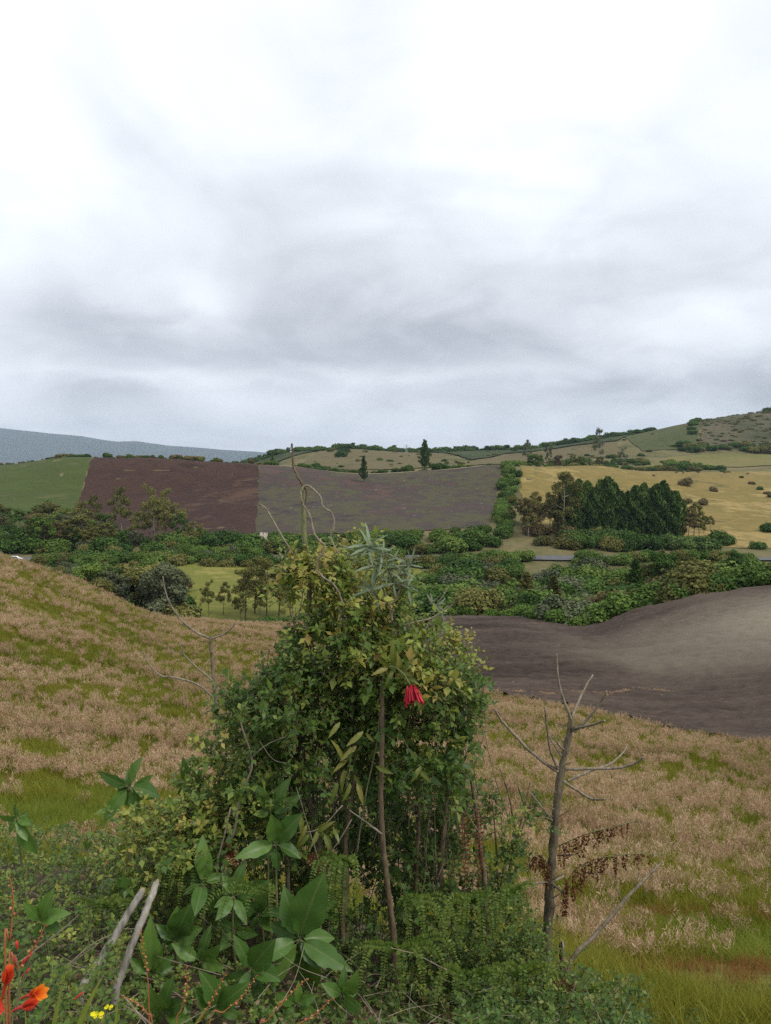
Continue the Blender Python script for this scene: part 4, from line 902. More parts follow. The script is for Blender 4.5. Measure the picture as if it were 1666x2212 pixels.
for pts, Y, r, mt in (
  ([(826,1470),(826,1600),(823,1700),(826,1800),(836,1900),(848,2000),(852,2060)], [3.72,3.75], [.011,.014,.017], 'stem'),
  ([(1018,1680),(1030,1760),(1040,1850),(1048,1930)], 4.05, [.009,.013,.016], 'stem'),
  ([(972,1640),(966,1720),(958,1800),(952,1900)], 4.1, [.010,.014,.016], 'stem'),
  ([(672,1240),(668,1300),(667,1360),(655,1440),(650,1560),(660,1700),(700,1900)], 4.05, [.010,.018,.02,.022,.026], 'stem_grey'),
  ([(655,1045),(655,1100),(661,1180),(674,1250),(700,1330),(720,1420),(730,1600),(745,1850)], [4.0,4.1], [.012,.014,.015,.016,.018,.022], 'stem_green'),
  ([(520,1560),(545,1650),(520,1720),(505,1800),(480,1870)], 3.7, [.004,.006,.007], 'stem_pale'),
  ([(790,1500),(770,1620),(760,1720),(745,1830),(740,1960)], 3.95, [.006,.011,.014], 'stem'),
  ([(900,1480),(890,1600),(905,1740),(900,1880)], 4.1, [.006,.010,.014], 'stem'),
  ([(600,1450),(590,1560),(600,1700),(620,1850)], 4.0, [.006,.010,.014], 'stem_grey')):
    stem(shrub, pts, Y, r, mt, ground=True)
for pts, Y, r in (([(560,1088),(572,1096),(585,1115),(610,1160),(642,1212),(665,1260)],4.0,[.003,.005,.006]), ([(557,1084),(564,1094),(572,1098)],4.0,[.002,.003]), ([(584,1097),(578,1102),(576,1106)],4.0,[.002,.003]),
  ([(755,1750),(790,1775),(826,1802)],3.7,[.003,.006]), ([(712,1262),(740,1300),(735,1340)],3.9,[.003,.004]), ([(955,1322),(930,1336),(905,1342),(870,1350)],3.95,[.003,.005,.006]), ([(925,1345),(918,1362)],3.95,[.003,.004]),
  ([(580,1400),(578,1430),(574,1460)],4.0,[.002,.003]), ([(568,1430),(574,1450),(576,1470)],4.0,[.002,.003]), ([(605,1345),(622,1372),(640,1400),(660,1410)],3.95,[.002,.004]), ([(627,1370),(626,1345),(634,1320)],3.95,[.002,.003]), ([(640,1356),(630,1368),(624,1376)],3.95,[.002,.003]),
  ([(540,1640),(575,1610),(620,1590)],3.7,[.002,.003]), ([(560,1600),(590,1640),(625,1650)],3.7,[.002,.002]), ([(655,1250),(652,1300),(640,1345)],3.9,[.002,.003]), ([(468,1900),(470,1860),(486,1800),(498,1745)],3.55,[.003,.004,.003]), ([(700,1860),(730,1820),(760,1770)],3.7,[.003,.003]), ([(640,1800),(690,1790),(740,1740)],3.65,[.002,.003])):
    stem(shrub, pts, Y, r, 'stem_pale', 'twig', 5, n=5)

# --- twisted bare climber above the shrub ---------------------------------------------------------
vine = thing('twisted_vine', P(690, 1250, 3.76), 'bare twisted climber stem sticking up above the central shrub', 'vine')
stem(vine, [(631,958),(632,985),(634,1008),(642,1026),(650,1040),(656,1050)], 3.76, [.0045,.006,.0075], 'stem', 'stem', 7, rough=.5)
stem(vine, [(656,1050),(651,1060),(651,1078),(660,1098),(670,1116),(678,1150),(690,1168),(701,1178),(697,1196),(688,1208),(685,1230),(700,1248),(720,1262),(732,1280),(740,1305)], 3.75, [.0055,.0055,.005,.004], 'stem_pale', 'stem', 6)
stem(vine, [(656,1050),(668,1050),(682,1062),(692,1073),(696,1090),(704,1100),(716,1107),(722,1125),(720,1142),(715,1152),(717,1168),(724,1182),(732,1196)], 3.76, [.0055,.005,.0045,.003], 'stem_pale', 'stem', 6)
stem(vine, [(656,1050),(662,1064),(660,1082),(657,1096)], 3.77, [.005,.004], 'stem', 'stem', 6)

# --- broad leaves ---------------------------------------------------------------------------------
def broadleaf(seed, wr=.36, curl=.18, fold=.22, nu=13, nv=7, wave=.02, taper=.8):
    r = np.random.default_rng(seed); t = np.linspace(0, 1, nu); s = np.linspace(-1, 1, nv)
    prof = np.maximum(t, 0) ** taper * np.maximum(1 - t, 0) ** (1.05 if taper > .7 else .75); prof = prof / prof.max() * wr * .5; prof[0] = .012; prof[-1] = .002
    T, S = np.meshgrid(t, s, indexing='ij'); W = prof[:, None] * (1 + .05 * r.normal(size=(nu, 1)) * (np.abs(S) > .9))
    X = S * W; Y = T + .0 * S; Zz = fold * np.abs(X) * (1 - .4 * T) - curl * T ** 2 + wave * np.sin(T * 17 + r.random() * 6) * np.abs(S) * (1 - T) + .008 * r.normal() * S
    X = X + .06 * r.normal() * T ** 2
    mb = MB(); i, j = np.meshgrid(np.arange(nu - 1), np.arange(nv - 1), indexing='ij'); a = (i * nv + j).ravel()
    mb.add(np.stack([X, Y, Zz], 2), np.stack([a, a + 1, a + nv + 1, a + nv], 1), .5, S.ravel() * np.repeat(prof / prof.max(), nv).clip(.15, 1))
    return mb.mesh('leaf', smooth=True)
BL = [broadleaf(300 + k, (.44, .38, .48, .41)[k % 4], (.14, .30, .22, .42)[k % 4], (.30, .18, .4, .25)[k % 4], wave=.035) for k in range(8)]
NL = [broadleaf(320 + k, .15, (.15, .30, .45, .22)[k % 4], .3, taper=.6) for k in range(6)]
SL = [broadleaf(340 + k, .26, (.25, .45, .6, .35)[k % 4], .25) for k in range(6)]
SW = [broadleaf(360 + k, .07, .02, .3, taper=.25) for k in range(2)]
def leafobj(root, base, tip, meshes, mat, face=(0, -1, .55), jit=.35, name='leaf', sub=None, roll=None):
    D = tip - base; L = np.linalg.norm(D); U = np.array(face) + rng.normal(size=3) * jit
    Rr = frames(D[None], U[None])[0]; me = meshes[rng.integers(len(meshes))]
    if not me.materials: me.materials.append(M[mat])
    o = link(name, me, sub or root); org = np.array(root.location)
    o.matrix_local = Matrix([list(Rr[r] * L) + [base[r] - org[r]] for r in range(3)] + [[0, 0, 0, 1]])
    return o
def rosette(label, c, Y, tips, stemto=None, extra=3, mat='broad', meshes=BL, name='broadleaf_plant', petiole=.12, rs=.006):
    cw = P(c[0], c[1], Y); base = gz0(cw + (0, .05, 0)) if stemto is None else P(stemto[0], stemto[1], Y + .03)
    root = thing(name, base, label, 'plant')
    mb = MB(); tube(mb, smoothpath([cw, (cw + base) / 2 + rng.normal(size=3) * .012, base - (0, 0, .03)], 5), [rs * .7, rs, rs * 1.3], 6); part('stem', mb, M['stem_green'], root, True)
    for tx, ty in tips:
        k = rng.normal() * .05; tip = P(tx, ty, Y - .06 + k); b = cw + (tip - cw) * petiole
        leafobj(root, b, tip, meshes, mat)
    pm = MB()
    for tx, ty in tips:
        tip = P(tx, ty, Y - .06); tube(pm, np.linspace(cw, cw + (tip - cw) * (petiole + .05), 3), [.0028, .0018], 5)
    part('leaf_stalks', pm, M['stem_green'], root, kind='stuff')
    ln = np.mean([np.linalg.norm(P(a, b, Y) - cw) for a, b in tips])
    for k in range(extra + 5):                                # leaves turned away or seen end-on
        a = rng.random() * 6.283; e = np.array((math.cos(a) * .85, .25 + .3 * rng.random(), -.75 + 1.0 * rng.random())); leafobj(root, cw + e * .02, cw + e * ln * .8, meshes, mat)
    for k in range(2):                                    # young leaves standing up
        leafobj(root, cw, cw + np.array((rng.normal() * .12, -.05 + rng.normal() * .1, 1)) * ln * .5, meshes, mat)
    return root
rosette('large broad-leaved plant with drooping dark leaves below the central shrub', (648,2029), 3.35, [(610,1925),(680,1903),(549,2072),(581,2127),(690,2088),(740,2088),(683,2152)])
rosette('broad-leaved plant with a star of leaves in the shadowed left of the shrub', (596,1824), 3.6, [(523,1838),(599,1884),(652,1845),(643,1762),(588,1769),(549,1861)])
rosette('broad-leaved plant with folded leaves below the leaf star', (505,1936), 3.5, [(481,1886),(519,1871),(466,1960),(578,1907),(530,1990),(470,1985)])
rosette('broad-leaved plant with hanging leaves right of the grey stakes', (438,1908), 3.5, [(437,1816),(446,1842),(411,1986),(479,1991),(425,1970),(395,1930)])
rosette('small upright broad-leaved plant just right of the grey stakes', (380,2032), 3.3, [(376,1970),(395,1968),(337,2000),(420,2005),(362,2060)])
rosette('small broad-leaved plant between the stakes and the large plant', (433,2076), 3.25, [(372,2040),(447,2007),(422,2108),(470,2050),(480,2090)])
rosette('broad-leaved plant with round leaves at the foot of the stakes', (329,2104), 3.15, [(322,2014),(279,2075),(286,2116),(372,2068),(376,2147),(345,2050)])
rosette('broad-leaved plant at the bottom left of the large plant', (544,2094), 3.2, [(516,2032),(512,2141),(566,2173),(600,2102),(466,2154),(575,2045)])
rosette('pale broad-leaved plant standing against the left grass slope', (281,1699), 4.2, [(211,1676),(287,1645),(345,1710),(218,1772),(265,1750),(337,1735),(300,1770)], extra=2)
rosette('broad-leaved plant beside the upper left edge of the shrub', (399,1693), 4.1, [(370,1690),(405,1652),(448,1696),(415,1730),(385,1735)], extra=2)
rosette('broad-leaved plant at the left picture edge above the verge', (36,1768), 3.9, [(0,1768),(65,1779),(30,1735),(15,1800),(60,1815),(75,1850)], extra=2)
rosette('dark broad-leaved plant inside the left of the shrub', (585,1755), 3.75, [(614,1688),(560,1700),(640,1730),(600,1800),(550,1760)])
rosette('grey-green broad leaves at the left shoulder of the shrub', (620,1450), 3.85, [(585,1445),(600,1425),(590,1475),(640,1430),(655,1470),(610,1500)], stemto=(650,1560), rs=.004)
rosette('broad leaves hanging behind the stakes', (505,2010), 3.6, [(480,2050),(530,2060),(520,1960),(555,2020),(478,1990)])
rosette('broad-leaved seedling at the far left of the verge', (90,1990), 2.9, [(60,1960),(120,1970),(130,2005),(70,2030),(95,1950)], rs=.004)
rosette('low broad-leaved plant under the seed stalks at the bottom', (640,2170), 3.0, [(600,2150),(680,2150),(690,2195),(610,2205),(650,2130)])

rosette('broad-leaved plant at the bottom edge under the seed stalks', (470,2175), 2.9, [(430,2150),(505,2150),(440,2200),(520,2200),(470,2125)])
rosette('broad-leaved plant at the bottom edge right of the stakes', (355,2185), 2.8, [(320,2160),(390,2165),(330,2215),(400,2205),(355,2135)])
rosette('broad-leaved plant at the bottom edge beside the ferns', (740,2150), 3.1, [(700,2130),(775,2130),(770,2180),(710,2190),(742,2100)])
rosette('dark broad-leaved plant right of the leaf star', (690,1960), 3.75, [(650,1950),(725,1945),(730,1990),(660,2000),(690,1915)])
rosette('broad-leaved plant in the dark gap left of the fern fronds', (560,1975), 3.65, [(530,1955),(600,1960),(590,2010),(535,2010),(565,1935)])
# --- silver-leaved shrub at the top ------------------------------------------------------------------
silver = thing('silver_leaved_shrub', P(845, 1340, 4.05), 'grey-green narrow-leaved shrub poking out at the top right of the central shrub', 'shrub')
for pts in ([(848,1340),(838,1300),(822,1255),(803,1205),(798,1180)], [(846,1330),(852,1290),(846,1250),(838,1225)], [(852,1300),(870,1262),(880,1240),(878,1205)], [(846,1250),(872,1240),(888,1222)], [(870,1262),(880,1272)], [(838,1300),(815,1285),(800,1276)], [(862,1268),(878,1250),(868,1215)]):
    stem(silver, pts, 3.82, [.006, .004, .003], 'stem_grey', 'branch', 6, n=5)
for c, n, ln in (((798,1182),11,44),((815,1222),10,42),((803,1275),9,46),((838,1228),9,40),((885,1220),9,34),((880,1268),8,36),((850,1258),7,36),((775,1200),6,38),((826,1195),7,36),((868,1232),6,30)):
    cw = P(c[0], c[1], 3.82)
    for k in range(n):
        a = 6.283 * k / n + rng.random() * .5; e = np.array((math.cos(a), -.25 + .6 * rng.normal() * .5, .25 + math.sin(a) * .75)); leafobj(silver, cw, cw + e / np.linalg.norm(e) * ln * 4.0 / FPX * (.7 + .5 * rng.random()), NL, 'silver', face=(0, -.4, 1))
sil2 = thing('silver_leaved_shrub', P(975, 1400, 4.3), 'small grey-green twiggy sprout beside the ploughed field edge', 'shrub')
for pts in ([(960,1360),(955,1330),(945,1305),(955,1290),(968,1270)], [(950,1315),(930,1300),(922,1282)], [(955,1330),(970,1312),(978,1305)]): stem(sil2, pts, 4.25, [.004,.002], 'stem_pale', 'branch', 5, n=4)
for c in ((945,1308),(952,1322),(935,1302)):
    for k in range(6):
        cw = P(*c, 4.25); e = rng.normal(size=3) + (0, -.3, .3); leafobj(sil2, cw, cw + e / np.linalg.norm(e) * .06, NL, 'silver')

# --- red-flowered climber -------------------------------------------------------------------------------
clim = thing('flowering_climber', gz0(P(820, 1900, 3.9)), 'climber with a hanging cluster of red tubular flowers on the central shrub', 'climber')
stem(clim, [(886,1478),(872,1456),(850,1440),(832,1445),(826,1480),(815,1600),(790,1720),(770,1850)], [3.62,3.7,3.8], [.003,.004,.004], 'stem_green', 'stem', 6)
for k in range(26):
    a = rng.random() * 6.283; q = math.sqrt(rng.random()); top = P(889 + 9 * math.cos(a), 1482 + 3 * math.sin(a), 3.62 - .012 * math.sin(a))
    tip = P(895 + 22 * q * math.cos(a) + rng.normal(), 1518 + 8 * rng.normal() * .6 + 4 * (1 - q), 3.61 - .042 * q * math.sin(a))
    mb = MB(); path = smoothpath([top, top * .55 + tip * .45 + (0, 0, .004), tip], 4); tube(mb, path, [.0015, .0036, .0046, .0056], 7, rng.random() ** 1.3, cap=False); part('flower', mb, M['red'], clim, True)
for a, b in (((845,1440),(815,1428)),((850,1440),(848,1395)),((858,1446),(885,1455)),((862,1450),(868,1420)),((840,1442),(808,1452)),((870,1458),(905,1470)),((866,1454),(880,1430)),((850,1446),(838,1476))):
    leafobj(clim, P(*a, 3.68), P(*b, 3.62), SL, 'strap')
for a, b in (((745,1650),(728,1600)),((752,1640),(722,1662)),((785,1580),(752,1612)),((790,1583),(805,1600)),((770,1612),(738,1640)),((745,1660),(732,1708)),((757,1690),(752,1730)),((772,1690),(785,1735)),((764,1672),(778,1700)),((730,1690),(715,1735)),((690,1790),(676,1830)),((700,1800),(722,1842)),((662,1782),(650,1820)),((680,1795),(712,1780)),((668,1800),(640,1840)),((650,1760),(655,1800)),((720,1790),(735,1815)),((735,1560),(712,1590)),((812,1655),(845,1672)),((905,1660),(928,1690)),((910,1655),(890,1690))):
    leafobj(clim, P(*a, 3.66), P(*b, 3.6), SL, 'strap')

# --- ferns ----------------------------------------------------------------------------------------------------
def frond(root, pts, Y, w, mat='fern', n=None, name='frond', hang=.05, taper=True, leafv=LEAF_V):
    Ys = np.interp(np.linspace(0, 1, len(pts)), np.linspace(0, 1, len(Y)), Y); path = smoothpath([P(a, b, y) for (a, b), y in zip(pts, Ys)], 12)
    seg = np.linalg.norm(np.diff(path, axis=0), axis=1); cum = np.concatenate(([0], np.cumsum(seg))); tot = cum[-1]; n = n or max(10, int(tot / .0125))
    mb = MB(); tube(mb, path[::3], [.0016, .0007], 4, .2)
    q = (np.arange(n) + .5) / n; C = np.stack([np.interp(q * tot, cum, path[:, k]) for k in range(3)], 1); D = np.gradient(C, axis=0); D /= np.linalg.norm(D, axis=1)[:, None]
    view = np.array((0, -1, .35)); side = np.cross(D, view); side /= np.linalg.norm(side, axis=1)[:, None]
    env = np.where(q < .15, .55 + 3 * q, 1) * (1 - q ** 3 * .85) if taper else np.ones(n)
    for sg in (-1, 1):
        LD = side * sg + D * .35 + np.array((0, 0, -hang)) + rng.normal(size=(n, 3)) * .12
        scatter(mb, leafv * np.array((.85, 1, 1)), LEAF_F, frames(LD, np.tile(view, (n, 1)) + rng.normal(size=(n, 3)) * .3), C, w * env * (.85 + .3 * rng.random(n)), np.clip(.45 + .4 * (rng.random(n) - .5) + .2 * q, 0, 1))
    return part(name, mb, M[mat], root)
def fern(label, c, Y, tips, w=.026, mat='fern', arch=22, name='fern'):
    root = thing(name, gz0(P(c[0], c[1], Y + .1)), label, 'fern')
    for tx, ty in tips:
        tx = c[0] + (tx - c[0]) * 1.35; mx = (c[0] + tx) / 2 + (tx - c[0]) * .18; my = min(c[1], ty) + abs(ty - c[1]) * .18 - arch * (.8 + .9 * rng.random())
        frond(root, [c, (mx, my), (tx, ty)], [Y, Y - .12 - .10 * rng.random(), Y - .16 - .12 * rng.random()], w * (.8 + .4 * rng.random()), mat)
    return root
fern('fern with hanging fronds left of the central brown stem', (755,1870), 3.65, [(715,2010),(742,2008),(700,1965),(728,2030),(768,1990),(690,1920)])
fern('fern arching right from the foot of the central brown stem', (862,1962), 3.6, [(945,2046),(905,2048),(935,1998),(880,2050),(960,2010)])
fern('wide fern below the central brown stem', (862,2052), 3.4, [(795,2150),(832,2168),(868,2176),(905,2165),(942,2125),(775,2110),(960,2090)])
fern('fern with upright light fronds right of the dark stems', (1020,1950), 3.7, [(972,2042),(1000,2064),(1038,2064),(1064,2005),(1010,2030),(1055,2040)])
fern('fern with pale narrow fronds near the bare right-hand tree', (1105,1935), 3.75, [(1082,2032),(1110,2038),(1136,2022),(1154,1988),(1095,2000),(1125,2000)])
fern('fern at the bottom centre right of the picture', (1010,2115), 3.4, [(955,2200),(1000,2208),(1062,2192),(1030,2200),(985,2190),(1085,2150)])
fern('yellow-green sprig arching left above the large broad leaves', (590,1928), 3.35, [(455,2062),(498,2020),(470,2000),(586,2010),(540,2030)], .018)
fern('fern drooping behind the grey stakes', (430,1880), 3.65, [(395,1988),(418,1992),(368,1965),(350,1930),(440,1960),(380,1940)], .022)
fern('fern at the lower right corner of the thicket', (1130,2105), 3.6, [(1090,2180),(1130,2190),(1175,2175),(1190,2130),(1060,2150)])
fern('small fern under the right-hand tree', (1250,2150), 3.75, [(1200,2200),(1250,2215),(1310,2200),(1340,2180),(1290,2215)], .020)
fern('fern at the left of the verge', (230,1960), 3.4, [(180,2020),(215,2035),(260,2030),(150,1990),(285,2000)], .020)
dry = thing('dry_fern', gz0(P(1185, 2000, 4.2)), 'dry fern with reddish-brown hanging leaflets right of the bare tree', 'fern')
for pts, t0 in (([(1198,1832),(1240,1812),(1285,1796),(1330,1785),(1388,1770)], 1), ([(1212,1935),(1240,1882),(1275,1861),(1320,1849),(1380,1844),(1450,1846)], 1.25), ([(1190,1880),(1170,1850),(1150,1852),(1138,1880)], .9)):
    rp = stem(dry, pts, [4.2, 4.1], [.004, .002], 'stem_green', 'rachis', 5)
    path = smoothpath([P(a, b, 4.15) for a, b in pts], 8)
    for k in range(2, int(len(path) * .88)):
        q = k / len(path); ln = (.115 * (1 - q) ** .8 + .02) * t0 * (.6 + .6 * rng.random())
        if rng.random() < .25: continue
        b = path[k]; mb = MB(); m = max(4, int(ln / .0045)); zz = np.linspace(0, ln, m); C = b + np.stack([np.cumsum(rng.normal(size=m)) * .0012, np.cumsum(rng.normal(size=m)) * .0012, -zz], 1)
        tube(mb, np.linspace(C[0], C[-1], 3), [.001, .0006], 3, .3)
        scatter(mb, LEAF_V, LEAF_F, frames(rdir(m) + (0, 0, -.5), rdir(m)), C, .013 + .010 * rng.random(m), rng.random(m)); part('leaflet', mb, M['dryfern'], dry)
for cx, y0, y1 in ((1003, 1740, 1945), (1034, 1745, 1930)):
    d2 = thing('dry_fern', gz0(P(cx, y1, 4.0)), {1003: 'brown curled fern frond hanging left of the slim right stem', 1034: 'brown curled fern frond hanging right of the slim right stem'}[cx], 'fern')
    frond(d2, [(cx - 3, y0), (cx + 3, (y0 + y1) / 2), (cx - 2, y1)], [4.0, 3.95], .030, 'dryfern', n=22, hang=-.5)
for c, lab in (((700,1850),'rusty dead fern heap left of the fern fronds'), ((490,1840),'rusty dead fern ball inside the left of the shrub'), ((1225,2130),'rusty dead fern tuft under the diagonal branch'), ((300,2030),'rusty dead fern litter between the stakes')):
    d3 = thing('dead_fern', P(c[0], c[1], 3.7), lab, 'fern')
    for k in range(9):
        a = rng.random() * 6.28; frond(d3, [c, (c[0] + 16 * math.cos(a), c[1] + 10 * math.sin(a)), (c[0] + 38 * math.cos(a), c[1] + 34 * math.sin(a) + 14)], [3.7, 3.62], .018, 'dryfern')

# --- bare trees ------------------------------------------------------------------------------------------------
bare = thing('bare_tree', gz0(P(1180, 2090, 4.3)), 'leafless grey tree with cut upright branches at the right foreground', 'tree')
stem(bare, [(1235,1540),(1228,1590),(1215,1650),(1205,1720),(1197,1800),(1190,1900),(1185,1980),(1180,2090)], 4.3, [.014,.018,.021,.023,.026,.029,.033], 'stem_grey', 'trunk', 9, ground=True, rough=.45)
for pts, r, dy in (([(1234,1552),(1214,1502),(1206,1463),(1203,1412)],[.011,.008,.005],0), ([(1236,1548),(1256,1502),(1281,1457)],[.009,.006],.1), ([(1241,1581),(1270,1552),(1295,1520),(1311,1493)],[.012,.009,.006],-.15), ([(1238,1574),(1270,1568),(1306,1557)],[.011,.008],-.25),
   ([(1205,1667),(1159,1634),(1112,1588),(1084,1556),(1069,1534)],[.013,.010,.007],-.1), ([(1204,1663),(1188,1616),(1182,1574),(1177,1527)],[.010,.007,.005],-.2), ([(1213,1633),(1195,1606),(1186,1588)],[.008,.005],.0), ([(1218,1620),(1208,1610),(1200,1598)],[.008,.006],-.1),
   ([(1223,1661),(1284,1661),(1338,1658),(1370,1649),(1392,1636)],[.011,.009,.006],-.2), ([(1227,1686),(1277,1665),(1320,1649),(1345,1627),(1356,1609)],[.010,.008,.005],.15), ([(1218,1688),(1256,1713),(1284,1727),(1306,1726)],[.010,.008,.006],-.3), ([(1193,1772),(1166,1738),(1141,1708)],[.008,.005],-.1),
   ([(1205,1847),(1238,1847)],[.007,.006],-.15), ([(1191,1907),(1217,1893)],[.007,.006],.1), ([(1186,1905),(1152,1911)],[.008,.006],-.1), ([(1188,1905),(1222,1932)],[.008,.006],-.12)):
    stem(bare, pts, [4.29, 4.3 + dy], [v * .78 for v in r], 'stem_pale', 'branch', 7, rough=.2)
for k in range(26):
    y = 1560 + 480 * rng.random(); x = np.interp(y, [1540, 1650, 1800, 1980, 2090], [1235, 1215, 1197, 1185, 1180]); sg = rng.choice((-1, 1)); l = 8 + 22 * rng.random()
    stem(bare, [(x + sg * 6, y), (x + sg * (6 + l * .6), y - l * .3), (x + sg * (6 + l), y - l * (.2 + .5 * rng.random()))], [4.27, 4.22 + .1 * rng.random()], [.0035, .0018], 'stem_grey', 'twig', 5, n=3)
diag = thing('fallen_branch', gz0(P(1222, 2100, 4.1)), 'slanting cut branch leaning over the grass right of the bare tree', 'branch')
stem(diag, [(1431,1862),(1392,1900),(1342,1953),(1284,2022),(1227,2088)], [4.5, 4.1], [.006,.010,.013,.016], 'stem_grey', 'limb', 8, ground=True, rough=.25)
stem(diag, [(1320,1875),(1327,1903),(1343,1946)], [4.28, 4.32], [.002,.003], 'stem_pale', 'twig', 5); stem(diag, [(1379,1892),(1375,1905),(1373,1916)], 4.4, [.003,.004], 'stem_pale', 'twig', 5)
stub = thing('broken_stump', gz0(P(1216, 2095, 3.95)), 'short splintered stump between the bare tree and the slanting branch', 'stump')
stem(stub, [(1212,2036),(1214,2060),(1217,2095)], 3.95, [.008,.016,.02], 'stem', 'trunk', 8, ground=True, rough=.5); stem(stub, [(1216,2030),(1216,2050)], 3.94, [.003,.007], 'wood', 'splinter', 5)
sap = thing('bare_sapling', gz0(P(478, 1640, 5.4)), 'leafless sapling with curved branches against the left grass slope', 'tree')
stem(sap, [(455,1374),(456,1400),(460,1450),(465,1500),(470,1560),(478,1640)], 5.4, [.010,.011,.014,.016,.018], 'stem_grey', 'trunk', 8, ground=True, rough=.3)
for pts, r in (([(456,1380),(425,1366),(388,1335),(362,1292),(352,1245)],[.012,.010,.005]), ([(456,1380),(480,1371),(500,1357),(508,1345)],[.009,.005]), ([(466,1512),(430,1480),(385,1465),(345,1458),(318,1428),(308,1403)],[.011,.009,.004]), ([(465,1500),(458,1470),(425,1442),(398,1414),(388,1388)],[.010,.008,.004]),
   ([(373,1463),(374,1450),(376,1440)],[.003,.003]), ([(398,1414),(380,1410),(362,1405)],[.003,.002]), ([(372,1420),(370,1405),(368,1395)],[.003,.002]), ([(470,1500),(480,1490),(488,1480)],[.004,.003]), ([(460,1410),(450,1408)],[.005,.004])):
    stem(sap, pts, [5.4, 5.3], [v * .75 for v in r], 'stem_pale', 'branch', 6, rough=.2)
shoots = thing('leafy_shoots', gz0(P(1120, 1950, 4.3)), 'thin dark shoots with few leaves between the shrub and the bare tree', 'plant')
for pts in ([(1145,1690),(1130,1760),(1110,1830),(1090,1930)], [(1080,1660),(1100,1720),(1112,1790)], [(1150,1720),(1128,1790),(1095,1850),(1080,1920)], [(1120,1700),(1130,1730),(1138,1760)], [(1062,1720),(1070,1800),(1075,1900)]): stem(shoots, pts, 4.25, [.003,.005,.006], 'stem', 'stem', 5)
sC, sO, sT = blob_points([(1110,1760,4.25,45,90,.12,46,.55),(1085,1860,4.25,40,80,.15,60,.45)]); a_, b_, c_, d_, e_ = sprigs(sC, sO, sT); leafy(shoots, a_, b_, c_, d_, 0); part('twigs', e_, M['stem'], shoots, kind='stuff')

# --- two weathered stakes ----------------------------------------------------------------------------------------
for lab, pts, Y in (('pale weathered stake, left of the two leaning on the verge', [(308,1924),(262,2000),(211,2082),(175,2142)], [2.95, 2.8]), ('grey weathered stake, right of the two leaning on the verge', [(339,1906),(315,1968),(286,2040),(250,2148)], [3.0, 2.85])):
    st = thing('wooden_stake', gz0(P(*pts[-1], Y[1])), lab, 'stake'); stem(st, pts, Y, [.0125, .014, .0145, .014], 'wood', 'shaft', 10, ground=True, rough=.12)
    e0 = P(*pts[0], Y[0]); mb = MB(); dd = (P(*pts[0], Y[0]) - P(*pts[1], Y[0])); dd /= np.linalg.norm(dd); tube(mb, [e0, e0 + dd * .012], [.011, .004], 8, .9, .5); part('cut_end', mb, M['stem_pale'], st)

# --- montbretia stalks, flowers, sword leaves --------------------------------------------------------------------
def stalk(label, pts, Y, beads=.6, rb=.0042, grow=True):
    root = thing('seed_stalk', gz0(P(pts[-1][0], pts[-1][1], Y)), label, 'plant')
    stem(root, pts, Y, [.0008, .0015, .0022], 'bead', 'stem', 5, ground=grow)
    path = smoothpath([P(a, b, Y) for a, b in pts], 16); seg = np.concatenate(([0], np.cumsum(np.linalg.norm(np.diff(path, axis=0), axis=1))))
    n = int(seg[-1] * beads / .010)
    bm = BEADS
    for k in range(n):
        c = np.array([np.interp(k * .010 + .004, seg, path[:, i]) for i in range(3)]) + np.array(((-1) ** k * .0035, -.002, .001)); s = rb * .72 * (.5 + .8 * rng.random()) * (.8 + .5 * k / max(n, 1))
        o = link('seed_pod', bm[k % 3], root, tuple(c - np.array(root.location))); o.scale = (s, s, s * 1.2); o.rotation_euler = tuple(rng.random(3) * 3)
    return root
def bead_mesh(t):
    mb = MB(); V = []; F = []
    for i, (z, r) in enumerate(((-1, .0), (-.6, .75), (.1, 1), (.7, .65), (1.05, .0))):
        for k in range(6): V.append((math.cos(k * 1.047) * r, math.sin(k * 1.047) * r, z))
    for i in range(4):
        for k in range(6): F.append((i*6 + k, i*6 + (k+1) % 6, (i+1)*6 + (k+1) % 6, (i+1)*6 + k))
    mb.add(V, F, t); me = mb.mesh('seed_pod', smooth=True); me.materials.append(M['bead']); return me
BEADS = [bead_mesh(t) for t in (.3, .6, .9)]
stalk('upright orange seed stalk right of the stakes', [(304,2007),(311,2054),(319,2111),(322,2170)], 2.2)
stalk('orange seed stalk rising right at the bottom centre, upper of two', [(664,2113),(614,2161),(578,2204),(560,2240)], 2.0)
stalk('orange seed stalk rising right at the bottom centre, lower of two', [(721,2154),(678,2193),(642,2214),(600,2250)], 2.0)
stalk('thin seed stalk under the broad-leaved plants, left of three', [(402,2085),(404,2130),(392,2180),(380,2230)], 2.1)
stalk('thin seed stalk under the broad-leaved plants, middle of three', [(487,2104),(462,2154),(433,2204),(420,2240)], 2.1)
stalk('thin seed stalk under the broad-leaved plants, right of three', [(556,2105),(526,2150),(485,2185),(452,2215)], 2.1)
stalk('tall seed stalk at the left picture edge above the orange flowers', [(22,1896),(29,1946),(22,2032),(12,2104)], 1.3, .45, .0028)
stalk('arching yellow seed stalk beside the orange flowers', [(100,1995),(78,2040),(40,2095),(20,2150)], 1.25, .7, .0032)
stalk('short seed stalk beside the yellow flower', [(262,2150),(300,2170),(318,2190),(330,2230)], 2.0)
mont = thing('orange_flower_plant', gz0(P(20, 2300, 1.25)), 'plant with orange-red tubular flowers in the bottom left corner', 'flower')
